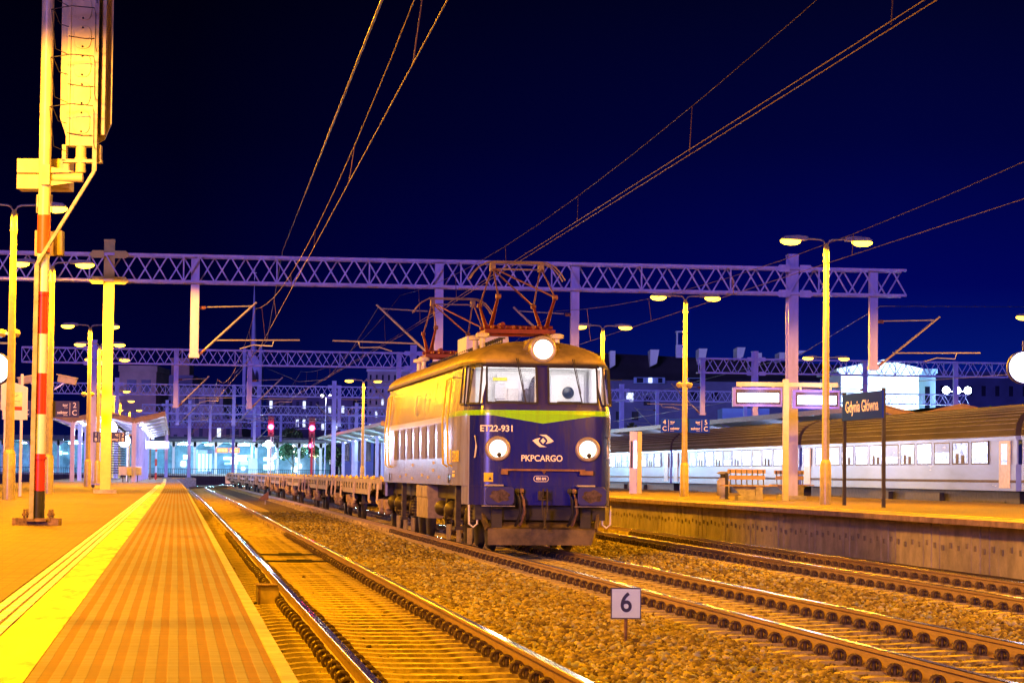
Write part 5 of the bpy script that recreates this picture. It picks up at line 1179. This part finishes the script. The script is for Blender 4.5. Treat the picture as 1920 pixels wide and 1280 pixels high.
building('rooftop_plant_room',318,352,676,420,6,bm('wall_tan2',(.20,.12,.08)),'brown plant room rising above the grey block')
building('apartment_block',318,416,732,370,14,bm('wall_beige',(.17,.14,.15)),'pale grey block between the drop posts',4,5,lit={(1,4)},win=(.35,.4))
building('apartment_block',350,452,790,360,14,bm('wall_dusk',(.13,.09,.10)),'low dusky building above the station hall roof',2,6,win=(.4,.4))
building('apartment_block',500,600,742,430,14,bm('wall_dim',(.05,.045,.08)),'dim block behind the red signals',4,8,lit={(2,5),(1,1)},win=(.4,.4))
building('apartment_block',598,660,752,420,14,bm('wall_dim2',(.07,.06,.09)),'dim stepped block behind the concrete post',4,5,lit={(0,1),(2,2)},win=(.4,.4))
building('tower_block',687,790,697,400,16,bm('wall_block',(.22,.19,.17)),'tall pale apartment block behind the rear of the locomotive',8,9,lit={(3,0),(2,1),(4,1)},win=(.3,.45),trim=bm('block_trim',(.35,.4,.42)))
building('low_building',640,700,812,300,8,bm('wall_blue',(.10,.16,.30)),'low blue building left of the right platform canopy',1,3)
# church
c = PD(470,880,520); s = F0/520; t = empty('church',(c.x,c.y,0),rz=-TH,label='church tower with a slender spire and cross rising behind the gantries',cat='church')
def hz(py): return (884-py)/s+EYE
m_ch = bm('church_stone',(.22,.22,.30)); b = MB(); b.bb((-1.95,0,0),(-1.35,4,hz(650))); b.bb((1.35,0,0),(1.95,4,hz(650))); b.bb((-1.4,.5,0),(1.4,4,hz(715))); b.prism([(-1.35,hz(715)),(1.35,hz(715)),(1.35,hz(678)),(0,hz(660)),(-1.35,hz(678))],3.0,3.8); b.build('tower', m_ch, t)
b = MB(); b.lathe([(.6,hz(662)),(.34,hz(600)),(.001,hz(518))],c=(0,2,0),n=6,smooth=False); sp_ = b.build('spire', m_ch, t); b = MB(); b.bb((-.04,1.96,hz(522)),(.04,2.04,hz(500))); b.bb((-.42,1.96,hz(509.5)),(.42,2.04,hz(508.5))); b.build('cross', m_galv, sp_)
b = MB(); b.prism([(-1.0,hz(715)),(1.0,hz(715)),(0,hz(688))],.42,.5); b.bb((-1.0,.44,hz(722)),(1.0,.5,hz(745))); b.build('belfry_opening', m_black, t)
# right hand side
m_slate = bm('slate_roof',(.015,.012,.02)); s = F0/270; c = PD(1330,890,270)
t = empty('long_tenement',(c.x,c.y,0),rz=-TH,label='long dark-roofed tenement with pale chimneys behind the right platform',cat='building')
def hx2(px): return (px-1330)/s
def hz2(py): return (892-py)/s+EYE
b = MB(); b.bb((hx2(1120),0,0),(hx2(1585),12,hz2(712))); b.build('wall', bm('tenement_wall',(.05,.05,.10)), t)
b = MB(); b.add([(hx2(1118),-.3,hz2(712)),(hx2(1590),-.3,hz2(716)),(hx2(1590),6,hz2(676)),(hx2(1118),6,hz2(657)),(hx2(1118),12,hz2(712)),(hx2(1590),12,hz2(716))],[(0,1,2,3),(3,2,5,4),(0,3,4),(1,5,2),(0,4,5,1)]); rf = b.build('roof', m_slate, t)
m_chm = bm('chimney_render',(.40,.45,.62))
for a_,b_,y0,y1 in ((1143,1153,657,690),(1219,1236,654,686),(1311,1327,651,680),(1383,1399,648,672),(1421,1430,658,680),(1463,1474,657,675),(1500,1516,653,660)):
    bb_ = MB(); bb_.add([(hx2(a_),1.5,hz2(y1)),(hx2(b_)-.25*(b_-a_>12),1.5,hz2(y1-6)),(hx2(b_),1.5,hz2(y0)),(hx2(a_),1.5,hz2(y0)),(hx2(a_),6,hz2(y1)),(hx2(b_)-.2,6,hz2(y1-6)),(hx2(b_),6,hz2(y0)),(hx2(a_),6,hz2(y0))],[(0,1,2,3),(7,6,5,4),(0,4,5,1),(1,5,6,2),(2,6,7,3),(3,7,4,0)]); bb_.build('chimney', m_chm, rf)
bb_ = MB(); bb_.bb((hx2(1272),5,hz2(666)),(hx2(1292),6.2,hz2(641))); bb_.bb((hx2(1273),5,hz2(641)),(hx2(1275),6.2,hz2(617))); bb_.bb((hx2(1289),5,hz2(641)),(hx2(1291),6.2,hz2(617))); bb_.bb((hx2(1271),4.9,hz2(617)),(hx2(1293),6.3,hz2(615))); bb_.build('chimney', m_chm, rf)
for a_,b_,lit_ in ((1192,1204,0),(1214,1221,1),(1232,1240,0),(1290,1311,0)):
    bb_ = MB(); bb_.bb((hx2(a_)-.3,-.6,hz2(719)),(hx2(b_)+.3,1.5,hz2(708))); dm = bb_.build('dormer', bm('dormer_wall',(.10,.14,.25)), rf); bb_ = MB(); bb_.bb((hx2(a_),-.66,hz2(718)),(hx2(b_),-.6,hz2(709))); bb_.build('window', m_litw if lit_ else m_winp, dm)
for k,(px,py) in enumerate(((1180,745),(1212,752),(1300,742),(1340,742),(1380,742),(1160,780),(1190,780))):
    bb_ = MB(); bb_.bb((hx2(px)-.35,-.08,hz2(py+8)),(hx2(px)+.35,.0,hz2(py-8))); bb_.build('window', m_litw if k==0 else m_winp, t)
# glazed shopping front
c = PD(1398,890,250); s = F0/250
t = empty('glazed_shopfront',(c.x,c.y,0),rz=-TH,label='brightly lit glazed corner front below the dark tenement roof',cat='building')
b = MB(); b.bb((-2.3,0,0),(2.3,6,(893-765)/s+1.46)); b.build('wall', bm('shop_wall',(.1,.15,.3)), t)
for k in range(6):
    for r in range(3):
        if (k,r) in ((2,2),(2,1),(0,0)): continue
        b = MB(); b.bb((-2.15+k*.72,-.06,(893-838)/s+1.46+.05+r*.62+.1),(-2.15+k*.72+.62,-.01,(893-838)/s+1.46+.1+r*.62+.55)); b.build('window', m_shop[(k+r)%2], t)
# bright white floodlit building
D_ = 215; s = F0/D_; c = PD(1655,890,D_)
t = empty('floodlit_hall',(c.x,c.y,0),rz=-TH,label='white gabled building overexposed by cold floodlights',cat='building')
m_wb = M('white_render',(.85,.88,.9),.7,var=.05)
def hx3(px): return (px-1655)/s
def hz3(py): return (896-py)/s+EYE
b = MB(); b.bb((hx3(1575),0,0),(hx3(1722),14,hz3(700))); b.prism([(hx3(1568),hz3(696)),(hx3(1728),hz3(696)),(hx3(1728),hz3(690)),(hx3(1655),hz3(674)),(hx3(1568),hz3(692))],-.3,14); b.build('wall', m_wb, t)
b = MB(); b.bb((hx3(1572),-.12,hz3(700)),(hx3(1727),-.02,hz3(696))); b.build('cornice', m_steelw, t)
b = MB(); b.bb((hx3(1716),-.15,0),(hx3(1722),-.02,hz3(698))); b.bb((hx3(1576),-.15,0),(hx3(1582),-.02,hz3(698))); b.build('pilaster', m_wb, t)
lamp((0,-9,2.5),16000,(.55,.85,1),parent=t,r=.5,name='flood_glow'); lamp((3,-9,4),9000,(.55,.85,1),parent=t,r=.5,name='flood_glow')
building('side_building',1723,1754,700,222,10,bm('wall_teal',(.16,.24,.34)),'dim blue building with two tall windows beside the white hall',2,1,win=(.3,.5),hor=897,zlow=1.5)
building('apartment_block',1500,1572,770,240,10,bm('wall_navy',(.03,.04,.16)),'low dark blue building under the second display',0,0,hor=895)
building('apartment_block',1754,1960,700,420,20,bm('wall_night',(.015,.02,.06)),'very dark block at the far right skyline',3,8,lit={(1,3),(1,4),(0,6)},hor=897,win=(.3,.3))
# ------------------------------------------------------------------ trees
m_leaf = M('leaf',(.07,.12,.04),.7,var=.5,scale=1.5,col2=(.03,.06,.02)); m_bark = M('bark',(.16,.14,.12),.9,var=.3)
def tree(px,py_top,D,label,wpx,n=2600,trunk=True):
    s = F0/D; p = PD(px,884,D); H_ = (884-py_top)/s+EYE; w_ = wpx/s
    t = empty('tree',(p.x,p.y,0),rz=random.random()*6,label=label,cat='tree')
    b = MB(); b.path([(0,0,0),(.1,.05,H_*.3),(-.1,0,H_*.55),(.05,.1,H_*.85)],.16,7)
    limbs = []
    for k in range(7):
        a = random.random()*6.28; z0 = H_*random.uniform(.25,.6); e_ = Vector((math.cos(a)*w_*.35,math.sin(a)*w_*.35,z0+H_*.25)); b.path([(0,0,z0),(e_.x*.5,e_.y*.5,z0+H_*.1),e_],.06,5); limbs.append(e_)
    b.build('trunk', m_bark, t)
    cl = [(e_,random.uniform(.16,.28)*w_) for e_ in limbs]+[(Vector((random.uniform(-.25,.25)*w_,random.uniform(-.25,.25)*w_,H_*random.uniform(.5,.92))),random.uniform(.14,.26)*w_) for _ in range(7)]
    vs = []; fs_ = []
    for i in range(n):
        c_,r_ = random.choice(cl); d = Vector([random.gauss(0,1) for _ in range(3)]).normalized()*r_*random.random()**.4; q_ = c_+d
        if q_.z > H_: q_.z = H_-random.random()*.5
        a = Vector([random.gauss(0,1) for _ in range(3)]).normalized(); e2 = a.orthogonal().normalized(); sz = random.uniform(.10,.24)
        k = len(vs); vs += [q_+a*sz,q_+e2*sz*.6,q_-a*sz,q_-e2*sz*.6]; fs_.append((k,k+1,k+2,k+3))
    b = MB(); b.add(vs,fs_); b.build('crown', m_leaf, t)
for a in ((548,800,335,'leafy tree lit pale green beside the cold floodlight',62),(600,812,350,'dark tree behind the lower red signal',50),(636,828,330,'dark tree left of the concrete post',44),
          (1205,778,180,'dark tree above the canopy right of the locomotive',70),(1858,728,230,'green lit tree below the clock',46),(1812,770,225,'low green lit tree behind the train roof',50),(1775,790,222,'small green bush-like tree beside the white hall',30),(1895,740,240,'tree at the right picture edge behind the clock',44)):
    tree(*a)
